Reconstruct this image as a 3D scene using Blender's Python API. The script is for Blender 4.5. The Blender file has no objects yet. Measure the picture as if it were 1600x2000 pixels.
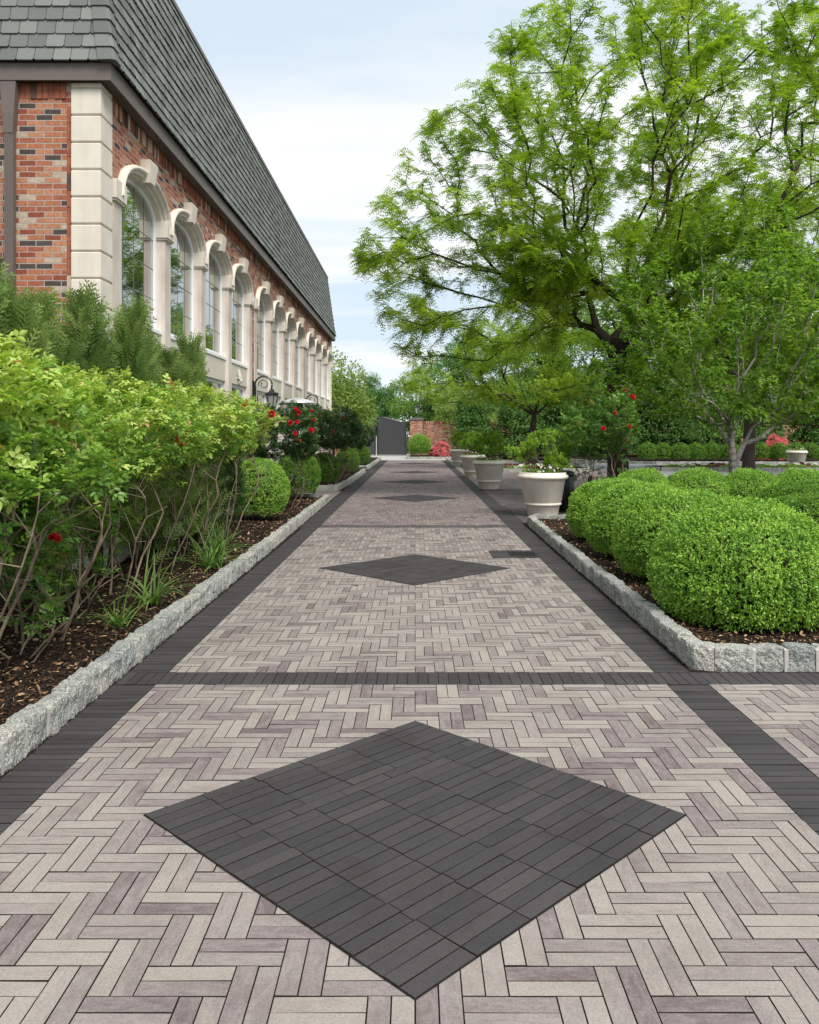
import bpy, math, random
import numpy as np
from mathutils import Vector, Matrix, noise as mnoise

sc = bpy.context.scene
COL = sc.collection
R = math.radians
rng = np.random.default_rng(7)
random.seed(7)

# ------------------------------------------------------------------ camera
H = 1.82
cam = bpy.data.cameras.new('camera')
camo = bpy.data.objects.new('camera', cam)
COL.objects.link(camo)
camo.location = (0, 0, H)
camo.rotation_euler = (R(90), 0, 0)
cam.sensor_fit = 'HORIZONTAL'
cam.sensor_width = 36
cam.lens = 36 * 1620 / 1600
cam.shift_x = -11 / 1600
cam.shift_y = -152 / 1600
cam.clip_start = 0.05
cam.clip_end = 2000
sc.camera = camo

# ------------------------------------------------------------------ materials
def nmat(name):
    m = bpy.data.materials.new(name)
    m.use_nodes = True
    nt = m.node_tree
    b = nt.nodes['Principled BSDF']
    return m, nt, b

def N(nt, t, **kw):
    n = nt.nodes.new(t)
    for k, v in kw.items():
        if k.startswith('i_'):
            n.inputs[k[2:].replace('_', ' ')].default_value = v
        else:
            setattr(n, k, v)
    return n

def ramp(nt, stops, interp='LINEAR'):
    n = nt.nodes.new('ShaderNodeValToRGB')
    n.color_ramp.interpolation = interp
    e = n.color_ramp.elements
    while len(e) > 1:
        e.remove(e[-1])
    e[0].position = stops[0][0]
    e[0].color = (*stops[0][1], 1)
    for p, c in stops[1:]:
        x = e.new(p)
        x.color = (*c, 1)
    return n

def mixc(nt, fac, a, b, blend='MIX'):
    n = nt.nodes.new('ShaderNodeMix')
    n.data_type = 'RGBA'
    n.blend_type = blend
    for i, v in ((0, fac), (6, a), (7, b)):
        if isinstance(v, (int, float)):
            n.inputs[i].default_value = v
        elif isinstance(v, tuple):
            n.inputs[i].default_value = (*v, 1)
        else:
            nt.links.new(v, n.inputs[i])
    return n.outputs[2]

def bump(nt, b, h, strength, dist):
    n = nt.nodes.new('ShaderNodeBump')
    n.inputs['Strength'].default_value = strength
    n.inputs['Distance'].default_value = dist
    nt.links.new(h, n.inputs['Height'])
    nt.links.new(n.outputs[0], b.inputs['Normal'])

def simple(name, col, rough=0.7, spec=0.3, metal=0.0, var=0.0, scale=6.0, bmp=0.0, bscale=60.0, dark=None):
    m, nt, b = nmat(name)
    b.inputs['Roughness'].default_value = rough
    b.inputs['Specular IOR Level'].default_value = spec
    b.inputs['Metallic'].default_value = metal
    tc = N(nt, 'ShaderNodeTexCoord')
    if var > 0:
        no = N(nt, 'ShaderNodeTexNoise', i_Scale=scale, i_Detail=6.0, i_Roughness=0.6)
        nt.links.new(tc.outputs['Object'], no.inputs['Vector'])
        d = dark or tuple(c * (1 - var) for c in col)
        r = ramp(nt, [(0.3, d), (0.7, tuple(min(1, c * (1 + var * .4)) for c in col))])
        nt.links.new(no.outputs[0], r.inputs[0])
        nt.links.new(r.outputs[0], b.inputs['Base Color'])
    else:
        b.inputs['Base Color'].default_value = (*col, 1)
    if bmp > 0:
        n2 = N(nt, 'ShaderNodeTexNoise', i_Scale=bscale, i_Detail=4.0)
        nt.links.new(tc.outputs['Object'], n2.inputs['Vector'])
        bump(nt, b, n2.outputs[0], bmp, 0.01)
    return m

def weather(m, amount=0.35):
    nt = m.node_tree
    b = nt.nodes['Principled BSDF']
    src = b.inputs['Base Color'].links[0].from_socket
    tc = N(nt, 'ShaderNodeTexCoord')
    mp = N(nt, 'ShaderNodeMapping')
    mp.inputs['Scale'].default_value = (9, 9, 0.8)
    nt.links.new(tc.outputs['Object'], mp.inputs[0])
    n = N(nt, 'ShaderNodeTexNoise', i_Scale=1.0, i_Detail=5.0, i_Roughness=0.6)
    nt.links.new(mp.outputs[0], n.inputs['Vector'])
    n2 = N(nt, 'ShaderNodeTexNoise', i_Scale=0.5, i_Detail=2.0)
    nt.links.new(tc.outputs['Object'], n2.inputs['Vector'])
    mu = N(nt, 'ShaderNodeMath', operation='MULTIPLY')
    nt.links.new(n.outputs[0], mu.inputs[0])
    nt.links.new(n2.outputs[0], mu.inputs[1])
    r = ramp(nt, [(0.20, (1, 1, 1)), (0.40, (1 - amount * .8, 1 - amount, 1 - amount * 1.1))])
    nt.links.new(mu.outputs[0], r.inputs[0])
    nt.links.new(mixc(nt, 1.0, src, r.outputs[0], 'MULTIPLY'), b.inputs['Base Color'])
    return m

def leafmat(name, stops, rough=0.45, trans=0.35, spec=0.35):
    m, nt, b = nmat(name)
    at = N(nt, 'ShaderNodeAttribute', attribute_name='tint')
    oi = N(nt, 'ShaderNodeObjectInfo')
    ma = N(nt, 'ShaderNodeMath', operation='MULTIPLY_ADD')
    nt.links.new(oi.outputs['Random'], ma.inputs[0])
    ma.inputs[1].default_value = 0.05
    nt.links.new(at.outputs['Fac'], ma.inputs[2])
    r = ramp(nt, stops)
    nt.links.new(ma.outputs[0], r.inputs[0])
    nt.links.new(r.outputs[0], b.inputs['Base Color'])
    b.inputs['Roughness'].default_value = rough
    b.inputs['Specular IOR Level'].default_value = spec
    tr = N(nt, 'ShaderNodeBsdfTranslucent')
    tcol = mixc(nt, 1.0, r.outputs[0], (1.15, 1.25, 0.5), 'MULTIPLY')
    nt.links.new(tcol, tr.inputs['Color'])
    mx = N(nt, 'ShaderNodeMixShader')
    mx.inputs[0].default_value = trans
    nt.links.new(b.outputs[0], mx.inputs[1])
    nt.links.new(tr.outputs[0], mx.inputs[2])
    nt.links.new(mx.outputs[0], nt.nodes['Material Output'].inputs[0])
    return m

def paver_mat(name, stops, rough=0.8, streak=0.5, bmp=0.25, speck=0.0):
    """tint attribute picks the paver's own blend, uv (metres along / across) carries the streaky face mix"""
    m, nt, b = nmat(name)
    at = N(nt, 'ShaderNodeAttribute', attribute_name='tint')
    uv = N(nt, 'ShaderNodeUVMap', uv_map='uv')
    mp = N(nt, 'ShaderNodeMapping')
    mp.inputs['Scale'].default_value = (9.0, 24.0, 1)
    nt.links.new(uv.outputs[0], mp.inputs[0])
    n1 = N(nt, 'ShaderNodeTexNoise', i_Scale=1.0, i_Detail=8.0, i_Roughness=0.82, i_Distortion=0.5)
    nt.links.new(mp.outputs[0], n1.inputs['Vector'])
    ma = N(nt, 'ShaderNodeMath', operation='SUBTRACT')
    nt.links.new(n1.outputs[0], ma.inputs[0])
    ma.inputs[1].default_value = 0.5
    mb = N(nt, 'ShaderNodeMath', operation='MULTIPLY_ADD')
    nt.links.new(ma.outputs[0], mb.inputs[0])
    mb.inputs[1].default_value = streak * 2
    nt.links.new(at.outputs['Fac'], mb.inputs[2])
    # broad patches of weathering over many pavers
    tc = N(nt, 'ShaderNodeTexCoord')
    n0 = N(nt, 'ShaderNodeTexNoise', i_Scale=0.9, i_Detail=3.0)
    nt.links.new(tc.outputs['Object'], n0.inputs['Vector'])
    mc = N(nt, 'ShaderNodeMath', operation='MULTIPLY_ADD')
    nt.links.new(n0.outputs[0], mc.inputs[0])
    mc.inputs[1].default_value = 0.6
    nt.links.new(mb.outputs[0], mc.inputs[2])
    md = N(nt, 'ShaderNodeMath', operation='SUBTRACT')
    nt.links.new(mc.outputs[0], md.inputs[0])
    md.inputs[1].default_value = 0.30
    r = ramp(nt, stops)
    nt.links.new(md.outputs[0], r.inputs[0])
    # fine grit
    n2 = N(nt, 'ShaderNodeTexNoise', i_Scale=330.0, i_Detail=3.0, i_Roughness=0.7)
    nt.links.new(tc.outputs['Object'], n2.inputs['Vector'])
    g = ramp(nt, [(0.30, (0.58, 0.58, 0.58)), (0.56, (1.06, 1.06, 1.06))])
    nt.links.new(n2.outputs[0], g.inputs[0])
    c = mixc(nt, 0.8, r.outputs[0], g.outputs[0], 'MULTIPLY')
    n5 = N(nt, 'ShaderNodeTexNoise', i_Scale=95.0, i_Detail=4.0, i_Roughness=0.8)
    nt.links.new(tc.outputs['Object'], n5.inputs['Vector'])
    g5 = ramp(nt, [(0.38, (0.80, 0.79, 0.79)), (0.58, (1.05, 1.05, 1.05))])
    nt.links.new(n5.outputs[0], g5.inputs[0])
    c = mixc(nt, 0.9, c, g5.outputs[0], 'MULTIPLY')
    # faint stains with their own shape
    n6 = N(nt, 'ShaderNodeTexNoise', i_Scale=1.7, i_Detail=6.0, i_Roughness=0.7)
    nt.links.new(tc.outputs['Object'], n6.inputs['Vector'])
    g6 = ramp(nt, [(0.34, (0.84, 0.83, 0.82)), (0.50, (1.0, 1.0, 1.0)), (0.68, (1.07, 1.07, 1.07))])
    nt.links.new(n6.outputs[0], g6.inputs[0])
    c = mixc(nt, 1.0, c, g6.outputs[0], 'MULTIPLY')
    nt.links.new(c, b.inputs['Base Color'])
    b.inputs['Roughness'].default_value = rough
    b.inputs['Specular IOR Level'].default_value = 0.25
    bump(nt, b, n2.outputs[0], bmp, 0.004)
    return m

BEIGE = (0.330, 0.295, 0.266)
BEIGE2 = (0.283, 0.248, 0.230)
MID = (0.225, 0.190, 0.184)
MAUVE = (0.150, 0.117, 0.119)
M = {}
M['paver'] = paver_mat('blended_paver', [(0.0, MAUVE), (0.26, MID), (0.52, BEIGE2), (0.82, BEIGE)], streak=0.75)
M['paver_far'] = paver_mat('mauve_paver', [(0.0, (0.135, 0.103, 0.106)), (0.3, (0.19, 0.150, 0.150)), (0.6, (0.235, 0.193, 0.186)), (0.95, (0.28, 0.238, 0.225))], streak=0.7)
M['paver_dark'] = paver_mat('charcoal_paver', [(0.0, (0.042, 0.040, 0.041)), (0.5, (0.052, 0.049, 0.050)), (1.0, (0.066, 0.062, 0.062))], rough=0.85, streak=0.35)
M['paver_grey'] = paver_mat('grey_paver', [(0.0, (0.22, 0.22, 0.23)), (1.0, (0.36, 0.36, 0.37))])
M['paver_purple'] = paver_mat('plum_paver', [(0.0, (0.065, 0.055, 0.058)), (1.0, (0.14, 0.118, 0.12))])
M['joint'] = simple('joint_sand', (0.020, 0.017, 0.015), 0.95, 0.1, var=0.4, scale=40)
M['concrete'] = simple('concrete', (0.42, 0.40, 0.38), 0.9, 0.2, var=0.15, scale=3, bmp=0.2)
M['twig_shade'] = simple('twig_shade_core', (0.035, 0.030, 0.016), 0.95, 0.1, var=0.5, scale=30)  # brown twig colour, deepened to stand in for shade inside the boxwoods
M['soil'] = simple('soil', (0.030, 0.020, 0.014), 0.95, 0.1, var=0.6, scale=18, bmp=0.9, bscale=45)
M['mortar'] = simple('mortar', (0.42, 0.41, 0.38), 0.9, 0.1, var=0.15, scale=30)
M['bark'] = simple('dark_bark', (0.055, 0.044, 0.036), 0.9, 0.15, var=0.6, scale=14, bmp=0.9, bscale=35)
M['cherry_bark'] = simple('grey_bark', (0.38, 0.35, 0.31), 0.85, 0.2, var=0.6, scale=11, bmp=0.8, bscale=26)
M['cane'] = simple('rose_cane', (0.24, 0.185, 0.13), 0.8, 0.2, var=0.5, scale=9, bmp=0.4)
M['limestone'] = simple('limestone', (0.68, 0.63, 0.55), 0.85, 0.2, var=0.10, scale=2.2, bmp=0.12, bscale=90)
M['stone_surround'] = simple('stone_surround', (0.64, 0.575, 0.52), 0.85, 0.2, var=0.16, scale=2.6, bmp=0.12, bscale=90)
M['stucco'] = simple('stucco', (0.60, 0.57, 0.49), 0.9, 0.2, var=0.06, scale=3, bmp=0.2, bscale=120)
M['white_frame'] = simple('white_frame', (0.80, 0.81, 0.82), 0.4, 0.4)
M['fascia'] = simple('brown_metal', (0.14, 0.112, 0.103), 0.45, 0.4, var=0.08, scale=2)
M['soffit'] = simple('brown_soffit', (0.085, 0.068, 0.064), 0.55, 0.3, var=0.08, scale=2)
M['muntin'] = simple('muntin', (0.16, 0.19, 0.17), 0.5, 0.3)
M['iron'] = simple('black_iron', (0.012, 0.012, 0.014), 0.35, 0.5)
M['gate'] = simple('gate_panel', (0.040, 0.041, 0.043), 0.55, 0.4, var=0.12, scale=1.5)
M['grate'] = simple('cast_iron', (0.018, 0.017, 0.017), 0.6, 0.4, var=0.3, scale=20)
M['steel'] = simple('pale_steel', (0.70, 0.71, 0.72), 0.3, 0.5, metal=0.5)
M['pot'] = simple('cream_pot', (0.72, 0.68, 0.60), 0.7, 0.3, var=0.10, scale=2.5, bmp=0.15, bscale=80)
M['flat_roof'] = simple('flat_roof', (0.12, 0.12, 0.12), 0.9, 0.1)
M['green_wire'] = simple('green_wire', (0.01, 0.09, 0.05), 0.5, 0.4)
M['lamp_glass'] = simple('lamp_glass', (0.30, 0.31, 0.30), 0.15, 0.6)

weather(M['stone_surround'], 0.3)
weather(M['limestone'], 0.16)
weather(M['stucco'], 0.18)
weather(M['pot'], 0.16)

# granite
m, nt, b = nmat('granite')
tc = N(nt, 'ShaderNodeTexCoord')
n1 = N(nt, 'ShaderNodeTexNoise', i_Scale=85.0, i_Detail=4.0, i_Roughness=0.8)
n2 = N(nt, 'ShaderNodeTexNoise', i_Scale=3.0, i_Detail=3.0)
n3 = N(nt, 'ShaderNodeTexNoise', i_Scale=28.0, i_Detail=5.0, i_Roughness=0.6)
for n_ in (n1, n2, n3):
    nt.links.new(tc.outputs['Object'], n_.inputs['Vector'])
r1 = ramp(nt, [(0.38, (0.08, 0.085, 0.085)), (0.47, (0.30, 0.305, 0.295)), (0.60, (0.56, 0.565, 0.54))])
nt.links.new(n1.outputs[0], r1.inputs[0])
r2 = ramp(nt, [(0.35, (0.78, 0.80, 0.80)), (0.65, (1.05, 1.02, 0.96))])
nt.links.new(n2.outputs[0], r2.inputs[0])
c = mixc(nt, 1.0, r1.outputs[0], r2.outputs[0], 'MULTIPLY')
at = N(nt, 'ShaderNodeAttribute', attribute_name='tint')
r3 = ramp(nt, [(0, (0.78, 0.80, 0.80)), (1, (1.1, 1.08, 1.04))])
nt.links.new(at.outputs['Fac'], r3.inputs[0])
c = mixc(nt, 1.0, c, r3.outputs[0], 'MULTIPLY')
nt.links.new(c, b.inputs['Base Color'])
b.inputs['Roughness'].default_value = 0.85
bump(nt, b, n3.outputs[0], 0.9, 0.03)
M['granite'] = m

# brick (uv in metres)
def brickmat(name, stops, mortar):
    m, nt, b = nmat(name)
    uv = N(nt, 'ShaderNodeUVMap', uv_map='uv')
    wob = N(nt, 'ShaderNodeTexNoise', i_Scale=9.0, i_Detail=2.0)
    nt.links.new(uv.outputs[0], wob.inputs['Vector'])
    vm = N(nt, 'ShaderNodeVectorMath', operation='MULTIPLY_ADD')
    nt.links.new(wob.outputs['Color'], vm.inputs[0])
    vm.inputs[1].default_value = (0.010, 0.010, 0)
    nt.links.new(uv.outputs[0], vm.inputs[2])
    br = N(nt, 'ShaderNodeTexBrick')
    br.offset = 0.5
    br.inputs['Color1'].default_value = (0, 0, 0, 1)
    br.inputs['Color2'].default_value = (1, 1, 1, 1)
    br.inputs['Mortar'].default_value = (0.5, 0.5, 0.5, 1)
    br.inputs['Scale'].default_value = 1.0
    br.inputs['Mortar Size'].default_value = 0.0065
    br.inputs['Mortar Smooth'].default_value = 0.3
    br.inputs['Brick Width'].default_value = 0.213
    br.inputs['Row Height'].default_value = 0.0725
    nt.links.new(vm.outputs[0], br.inputs['Vector'])
    r = ramp(nt, stops, 'CONSTANT')
    nt.links.new(br.outputs['Color'], r.inputs[0])
    n2 = N(nt, 'ShaderNodeTexNoise', i_Scale=22.0, i_Detail=5.0, i_Roughness=0.7)
    nt.links.new(uv.outputs[0], n2.inputs['Vector'])
    g = ramp(nt, [(0.3, (0.66, 0.62, 0.6)), (0.7, (1.15, 1.15, 1.15))])
    nt.links.new(n2.outputs[0], g.inputs[0])
    c = mixc(nt, 1.0, r.outputs[0], g.outputs[0], 'MULTIPLY')
    c = mixc(nt, br.outputs['Fac'], c, mortar)
    nt.links.new(c, b.inputs['Base Color'])
    b.inputs['Roughness'].default_value = 0.85
    b.inputs['Specular IOR Level'].default_value = 0.2
    inv = N(nt, 'ShaderNodeMath', operation='SUBTRACT')
    inv.inputs[0].default_value = 1.0
    nt.links.new(br.outputs['Fac'], inv.inputs[1])
    ad = N(nt, 'ShaderNodeMath', operation='MULTIPLY_ADD')
    nt.links.new(n2.outputs[0], ad.inputs[0])
    ad.inputs[1].default_value = 0.5
    nt.links.new(inv.outputs[0], ad.inputs[2])
    bump(nt, b, ad.outputs[0], 0.9, 0.008)
    return m
O1, O2, O3 = (0.40, 0.158, 0.084), (0.33, 0.116, 0.070), (0.46, 0.215, 0.125)
M['brick'] = brickmat('tumbled_brick', [(0.0, (0.075, 0.062, 0.058)), (0.06, O1), (0.22, O2), (0.30, O3), (0.42, (0.26, 0.075, 0.045)), (0.50, O1), (0.58, (0.46, 0.38, 0.30)), (0.69, O2), (0.76, (0.42, 0.20, 0.12)), (0.86, (0.09, 0.07, 0.062)), (0.895, O3)], (0.40, 0.36, 0.33))
M['brick_plain'] = simple('soldier_brick', O2, 0.85, 0.2, var=0.5, scale=5, bmp=0.3)
M['brick_dark'] = simple('dark_brick', (0.11, 0.07, 0.06), 0.85, 0.2, var=0.3, scale=5, bmp=0.3)
M['brick_cream'] = simple('cream_brick', (0.50, 0.40, 0.30), 0.85, 0.2, var=0.2, scale=5, bmp=0.3)

# shingles by tint
m, nt, b = nmat('slate_shingle')
at = N(nt, 'ShaderNodeAttribute', attribute_name='tint')
r = ramp(nt, [(0, (0.105, 0.114, 0.109)), (0.5, (0.152, 0.165, 0.156)), (1, (0.205, 0.222, 0.207))])
nt.links.new(at.outputs['Fac'], r.inputs[0])
tc = N(nt, 'ShaderNodeTexCoord')
n1 = N(nt, 'ShaderNodeTexNoise', i_Scale=170.0, i_Detail=3.0)
nt.links.new(tc.outputs['Object'], n1.inputs['Vector'])
g = ramp(nt, [(0.3, (0.7, 0.7, 0.7)), (0.7, (1.2, 1.2, 1.2))])
nt.links.new(n1.outputs[0], g.inputs[0])
c = mixc(nt, 1.0, r.outputs[0], g.outputs[0], 'MULTIPLY')
nt.links.new(c, b.inputs['Base Color'])
b.inputs['Roughness'].default_value = 0.9
bump(nt, b, n1.outputs[0], 0.4, 0.004)
M['shingle'] = m
M['shingle_under'] = simple('shingle_underlay', (0.035, 0.038, 0.038), 0.9, 0.1)

# window glass: mirror-like coating over a dim room
m, nt, b = nmat('window_glass')
b.inputs['Base Color'].default_value = (0.03, 0.035, 0.032, 1)
b.inputs['Roughness'].default_value = 0.03
gl = N(nt, 'ShaderNodeBsdfGlossy')
gl.inputs['Roughness'].default_value = 0.015
gl.inputs['Color'].default_value = (0.80, 0.84, 0.82, 1)
mx = N(nt, 'ShaderNodeMixShader')
mx.inputs[0].default_value = 0.52
nt.links.new(b.outputs[0], mx.inputs[1])
nt.links.new(gl.outputs[0], mx.inputs[2])
nt.links.new(mx.outputs[0], nt.nodes['Material Output'].inputs[0])
M['glass'] = m

# leaves
M['locust'] = leafmat('locust_leaf', [(0, (0.14, 0.25, 0.022)), (0.5, (0.28, 0.42, 0.035)), (1, (0.46, 0.56, 0.075))], trans=0.48)
M['cherry'] = leafmat('cherry_leaf', [(0, (0.085, 0.19, 0.026)), (0.5, (0.19, 0.34, 0.045)), (1, (0.36, 0.50, 0.10))], trans=0.48)
M['box'] = leafmat('boxwood_leaf', [(0, (0.05, 0.14, 0.018)), (0.40, (0.145, 0.32, 0.035)), (1, (0.38, 0.58, 0.09))], trans=0.25, rough=0.4)
M['box_dark'] = leafmat('boxwood_leaf_dark', [(0, (0.045, 0.12, 0.012)), (0.5, (0.105, 0.235, 0.022)), (1, (0.21, 0.37, 0.04))], trans=0.25, rough=0.4)
M['rose'] = leafmat('rose_leaf_light', [(0, (0.06, 0.14, 0.028)), (0.35, (0.12, 0.25, 0.045)), (0.68, (0.25, 0.41, 0.060)), (0.95, (0.50, 0.60, 0.15)), (0.99, (0.60, 0.55, 0.20)), (1.0, (0.60, 0.34, 0.15))], trans=0.35, rough=0.4, spec=0.45)
M['rose_dark'] = leafmat('rose_leaf_dark', [(0, (0.022, 0.07, 0.020)), (0.6, (0.055, 0.13, 0.030)), (0.92, (0.12, 0.21, 0.045)), (1, (0.22, 0.14, 0.06))], trans=0.2, rough=0.35, spec=0.5)
M['rose_mid'] = leafmat('rose_leaf_mid', [(0, (0.05, 0.13, 0.03)), (0.6, (0.12, 0.25, 0.045)), (0.95, (0.24, 0.38, 0.07)), (1, (0.35, 0.2, 0.08))], trans=0.3, rough=0.4)
M['thuja'] = leafmat('thuja_leaf', [(0, (0.06, 0.11, 0.032)), (0.5, (0.16, 0.25, 0.062)), (1, (0.34, 0.42, 0.13))], trans=0.25, rough=0.6)
M['thuja_dark'] = leafmat('thuja_leaf_dark', [(0, (0.02, 0.055, 0.015)), (1, (0.07, 0.15, 0.03))], trans=0.2, rough=0.6)
M['azalea'] = leafmat('azalea_leaf', [(0, (0.10, 0.22, 0.030)), (0.5, (0.24, 0.41, 0.045)), (1, (0.46, 0.60, 0.08))], trans=0.4)
M['strap'] = leafmat('strap_leaf', [(0, (0.07, 0.15, 0.035)), (1, (0.22, 0.36, 0.085))], trans=0.3)
M['tree_a'] = leafmat('far_leaf_a', [(0, (0.09, 0.19, 0.035)), (1, (0.23, 0.38, 0.075))], trans=0.35, rough=0.6)
M['tree_b'] = leafmat('far_leaf_b', [(0, (0.055, 0.14, 0.05)), (1, (0.13, 0.29, 0.085))], trans=0.3, rough=0.6)
M['tree_c'] = leafmat('far_leaf_c', [(0, (0.11, 0.19, 0.03)), (1, (0.31, 0.42, 0.10))], trans=0.35, rough=0.6)
M['screen'] = leafmat('hedge_leaf', [(0, (0.045, 0.11, 0.025)), (1, (0.13, 0.26, 0.05))], trans=0.25, rough=0.6)
M['petal_red'] = leafmat('red_petal', [(0, (0.42, 0.006, 0.02)), (1, (0.75, 0.03, 0.05))], trans=0.2, rough=0.6)
M['petal_pink'] = leafmat('pink_petal', [(0, (0.62, 0.08, 0.14)), (1, (0.82, 0.28, 0.32))], trans=0.3, rough=0.6)
M['petal_white'] = leafmat('white_petal', [(0, (0.50, 0.50, 0.44)), (1, (0.70, 0.70, 0.64))], trans=0.2, rough=0.6)
M['petal_maroon'] = leafmat('maroon_petal', [(0, (0.09, 0.006, 0.018)), (1, (0.20, 0.015, 0.035))], trans=0.2, rough=0.6)
M['chip'] = leafmat('mulch_chip', [(0, (0.012, 0.008, 0.006)), (0.50, (0.040, 0.022, 0.013)), (0.75, (0.17, 0.085, 0.04)), (1.0, (0.62, 0.42, 0.25))], trans=0.0, rough=0.9)

# ------------------------------------------------------------------ mesh helpers
def mesh_np(name, verts, faces, tint=None, uvs=None, smooth=False):
    """faces: (n,k) int array, or list of such arrays"""
    if not isinstance(faces, list):
        faces = [faces]
    me = bpy.data.meshes.new(name)
    verts = np.asarray(verts, dtype=np.float32)
    me.vertices.add(len(verts))
    me.vertices.foreach_set('co', verts.ravel())
    loops = np.concatenate([f.ravel() for f in faces]).astype(np.int32)
    cnt = np.concatenate([np.full(len(f), f.shape[1], dtype=np.int32) for f in faces])
    starts = np.concatenate([[0], np.cumsum(cnt)[:-1]]).astype(np.int32)
    me.loops.add(len(loops))
    me.loops.foreach_set('vertex_index', loops)
    me.polygons.add(len(cnt))
    me.polygons.foreach_set('loop_start', starts)
    me.update(calc_edges=True)
    if smooth:
        me.polygons.foreach_set('use_smooth', np.ones(len(cnt), dtype=bool))
    if tint is not None:
        a = me.attributes.new('tint', 'FLOAT', 'FACE')
        a.data.foreach_set('value', np.asarray(tint, dtype=np.float32))
    if uvs is not None:
        l = me.uv_layers.new(name='uv')
        l.data.foreach_set('uv', np.asarray(uvs, dtype=np.float32).ravel())
    return me

class MB:
    """collects shapes, becomes one mesh"""
    def __init__(s):
        s.v, s.f, s.t, s.u, s.mi, s.cur = [], [], [], [], {}, 0
    def poly(s, pts, tint=0.5, uv=None, mi=None):
        mi = s.cur if mi is None else mi
        if mi:
            s.mi[len(s.f)] = mi
        i = len(s.v)
        s.v += [tuple(p) for p in pts]
        s.f.append(tuple(range(i, i + len(pts))))
        s.t.append(tint)
        s.u.append(uv or [(0, 0)] * len(pts))
    def box(s, x0, x1, y0, y1, z0, z1, tint=0.5, uvm=False):
        P = [(x0, y0, z0), (x1, y0, z0), (x1, y1, z0), (x0, y1, z0), (x0, y0, z1), (x1, y0, z1), (x1, y1, z1), (x0, y1, z1)]
        for q, ax in (((0, 3, 2, 1), 'z'), ((4, 5, 6, 7), 'z'), ((0, 1, 5, 4), 'y'), ((1, 2, 6, 5), 'x'), ((2, 3, 7, 6), 'y'), ((3, 0, 4, 7), 'x')):
            pts = [P[k] for k in q]
            if ax == 'y':
                uv = [(p[0], p[2]) for p in pts]
            elif ax == 'x':
                uv = [(p[1], p[2]) for p in pts]
            else:
                uv = [(p[0], p[1]) for p in pts]
            s.poly(pts, tint, uv)
        return s
    def grid(s, rows, tint=0.5, closed=False):
        """rows: list of equally long point lists"""
        i = len(s.v)
        n = len(rows[0])
        for r_ in rows:
            s.v += [tuple(p) for p in r_]
        m_ = n if closed else n - 1
        for a in range(len(rows) - 1):
            for b_ in range(m_):
                c_ = (b_ + 1) % n
                s.f.append((i + a * n + b_, i + a * n + c_, i + (a + 1) * n + c_, i + (a + 1) * n + b_))
                s.t.append(tint)
                s.u.append([(0, 0)] * 4)
        return s
    def lathe(s, prof, n=32, c=(0, 0, 0), tint=0.5):
        rows = [[(c[0] + r_ * math.cos(2 * math.pi * k / n), c[1] + r_ * math.sin(2 * math.pi * k / n), c[2] + z) for k in range(n)] for r_, z in prof]
        return s.grid(rows, tint, True)
    def tube(s, pts, rad, n=8, tint=0.5):
        pts = [Vector(p) for p in pts]
        rows = []
        up = Vector((0, 0, 1))
        for k, p in enumerate(pts):
            d = (pts[min(k + 1, len(pts) - 1)] - pts[max(k - 1, 0)]).normalized()
            a = d.cross(up)
            if a.length < 0.05:
                a = d.cross(Vector((1, 0, 0)))
            a.normalize()
            b_ = d.cross(a)
            r_ = rad[k] if isinstance(rad, (list, tuple)) else rad
            rows.append([tuple(p + (a * math.cos(2 * math.pi * j / n) + b_ * math.sin(2 * math.pi * j / n)) * r_) for j in range(n)])
        s.grid(rows, tint, True)
        s.poly(rows[0][::-1], tint)
        s.poly(rows[-1], tint)
        return s
    def mesh(s, name, smooth=False, weld=False):
        me = bpy.data.meshes.new(name)
        me.from_pydata(s.v, [], s.f)
        a = me.attributes.new('tint', 'FLOAT', 'FACE')
        a.data.foreach_set('value', s.t)
        l = me.uv_layers.new(name='uv')
        l.data.foreach_set('uv', [c_ for f in s.u for p in f for c_ in p])
        if smooth:
            me.polygons.foreach_set('use_smooth', [True] * len(me.polygons))
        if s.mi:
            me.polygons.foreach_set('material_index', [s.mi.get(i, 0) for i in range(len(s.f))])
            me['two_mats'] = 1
        return me

def obj(name, me, mat, parent=None, loc=(0, 0, 0)):
    if isinstance(me, MB):
        me = me.mesh(name)
    if mat is not None and len(me.materials) == 0:
        for m_ in (mat if isinstance(mat, list) else [mat]):
            me.materials.append(m_)
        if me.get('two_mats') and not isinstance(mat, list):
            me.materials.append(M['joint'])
    o = bpy.data.objects.new(name, me)
    COL.objects.link(o)
    o.location = loc
    if parent:
        o.parent = parent
    return o

def tag(o, label=None, cat=None, group=None, kind=None):
    if label:
        o['label'] = label
    if cat:
        o['category'] = cat
    if group:
        o['group'] = group
    if kind:
        o['kind'] = kind
    return o

def thing(name, label, cat, loc=(0, 0, 0), group=None, rz=0, sc_=None):
    o = bpy.data.objects.new(name, None)
    o.empty_display_size = 0.2
    COL.objects.link(o)
    o.location = loc
    o.rotation_euler.z = rz
    if sc_:
        o.scale = sc_
    return tag(o, label, cat, group)

def copy_tree(o, parent=None):
    c_ = o.copy()
    COL.objects.link(c_)
    if parent:
        c_.parent = parent
    for ch in list(o.children):
        copy_tree(ch, c_)
    return c_

def structure(name, me, mat):
    return tag(obj(name, me, mat), kind='structure')

# ------------------------------------------------------------------ ground & paving
def rect(x0, x1, y0, y1, z):
    return MB().box(x0, x1, y0, y1, z - 0.01, z)
g = MB()
g.poly([(-400, -60, -0.05), (400, -60, -0.05), (400, 700, -0.05), (-400, 700, -0.05)])
structure('ground', g, simple('far_ground', (0.10, 0.10, 0.06), 0.95, 0.1, var=0.4, scale=0.5))
structure('joint_bed', MB().box(-2.6, 34, -1.5, 58.0, -0.04, -0.0038), M['joint'])

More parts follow.
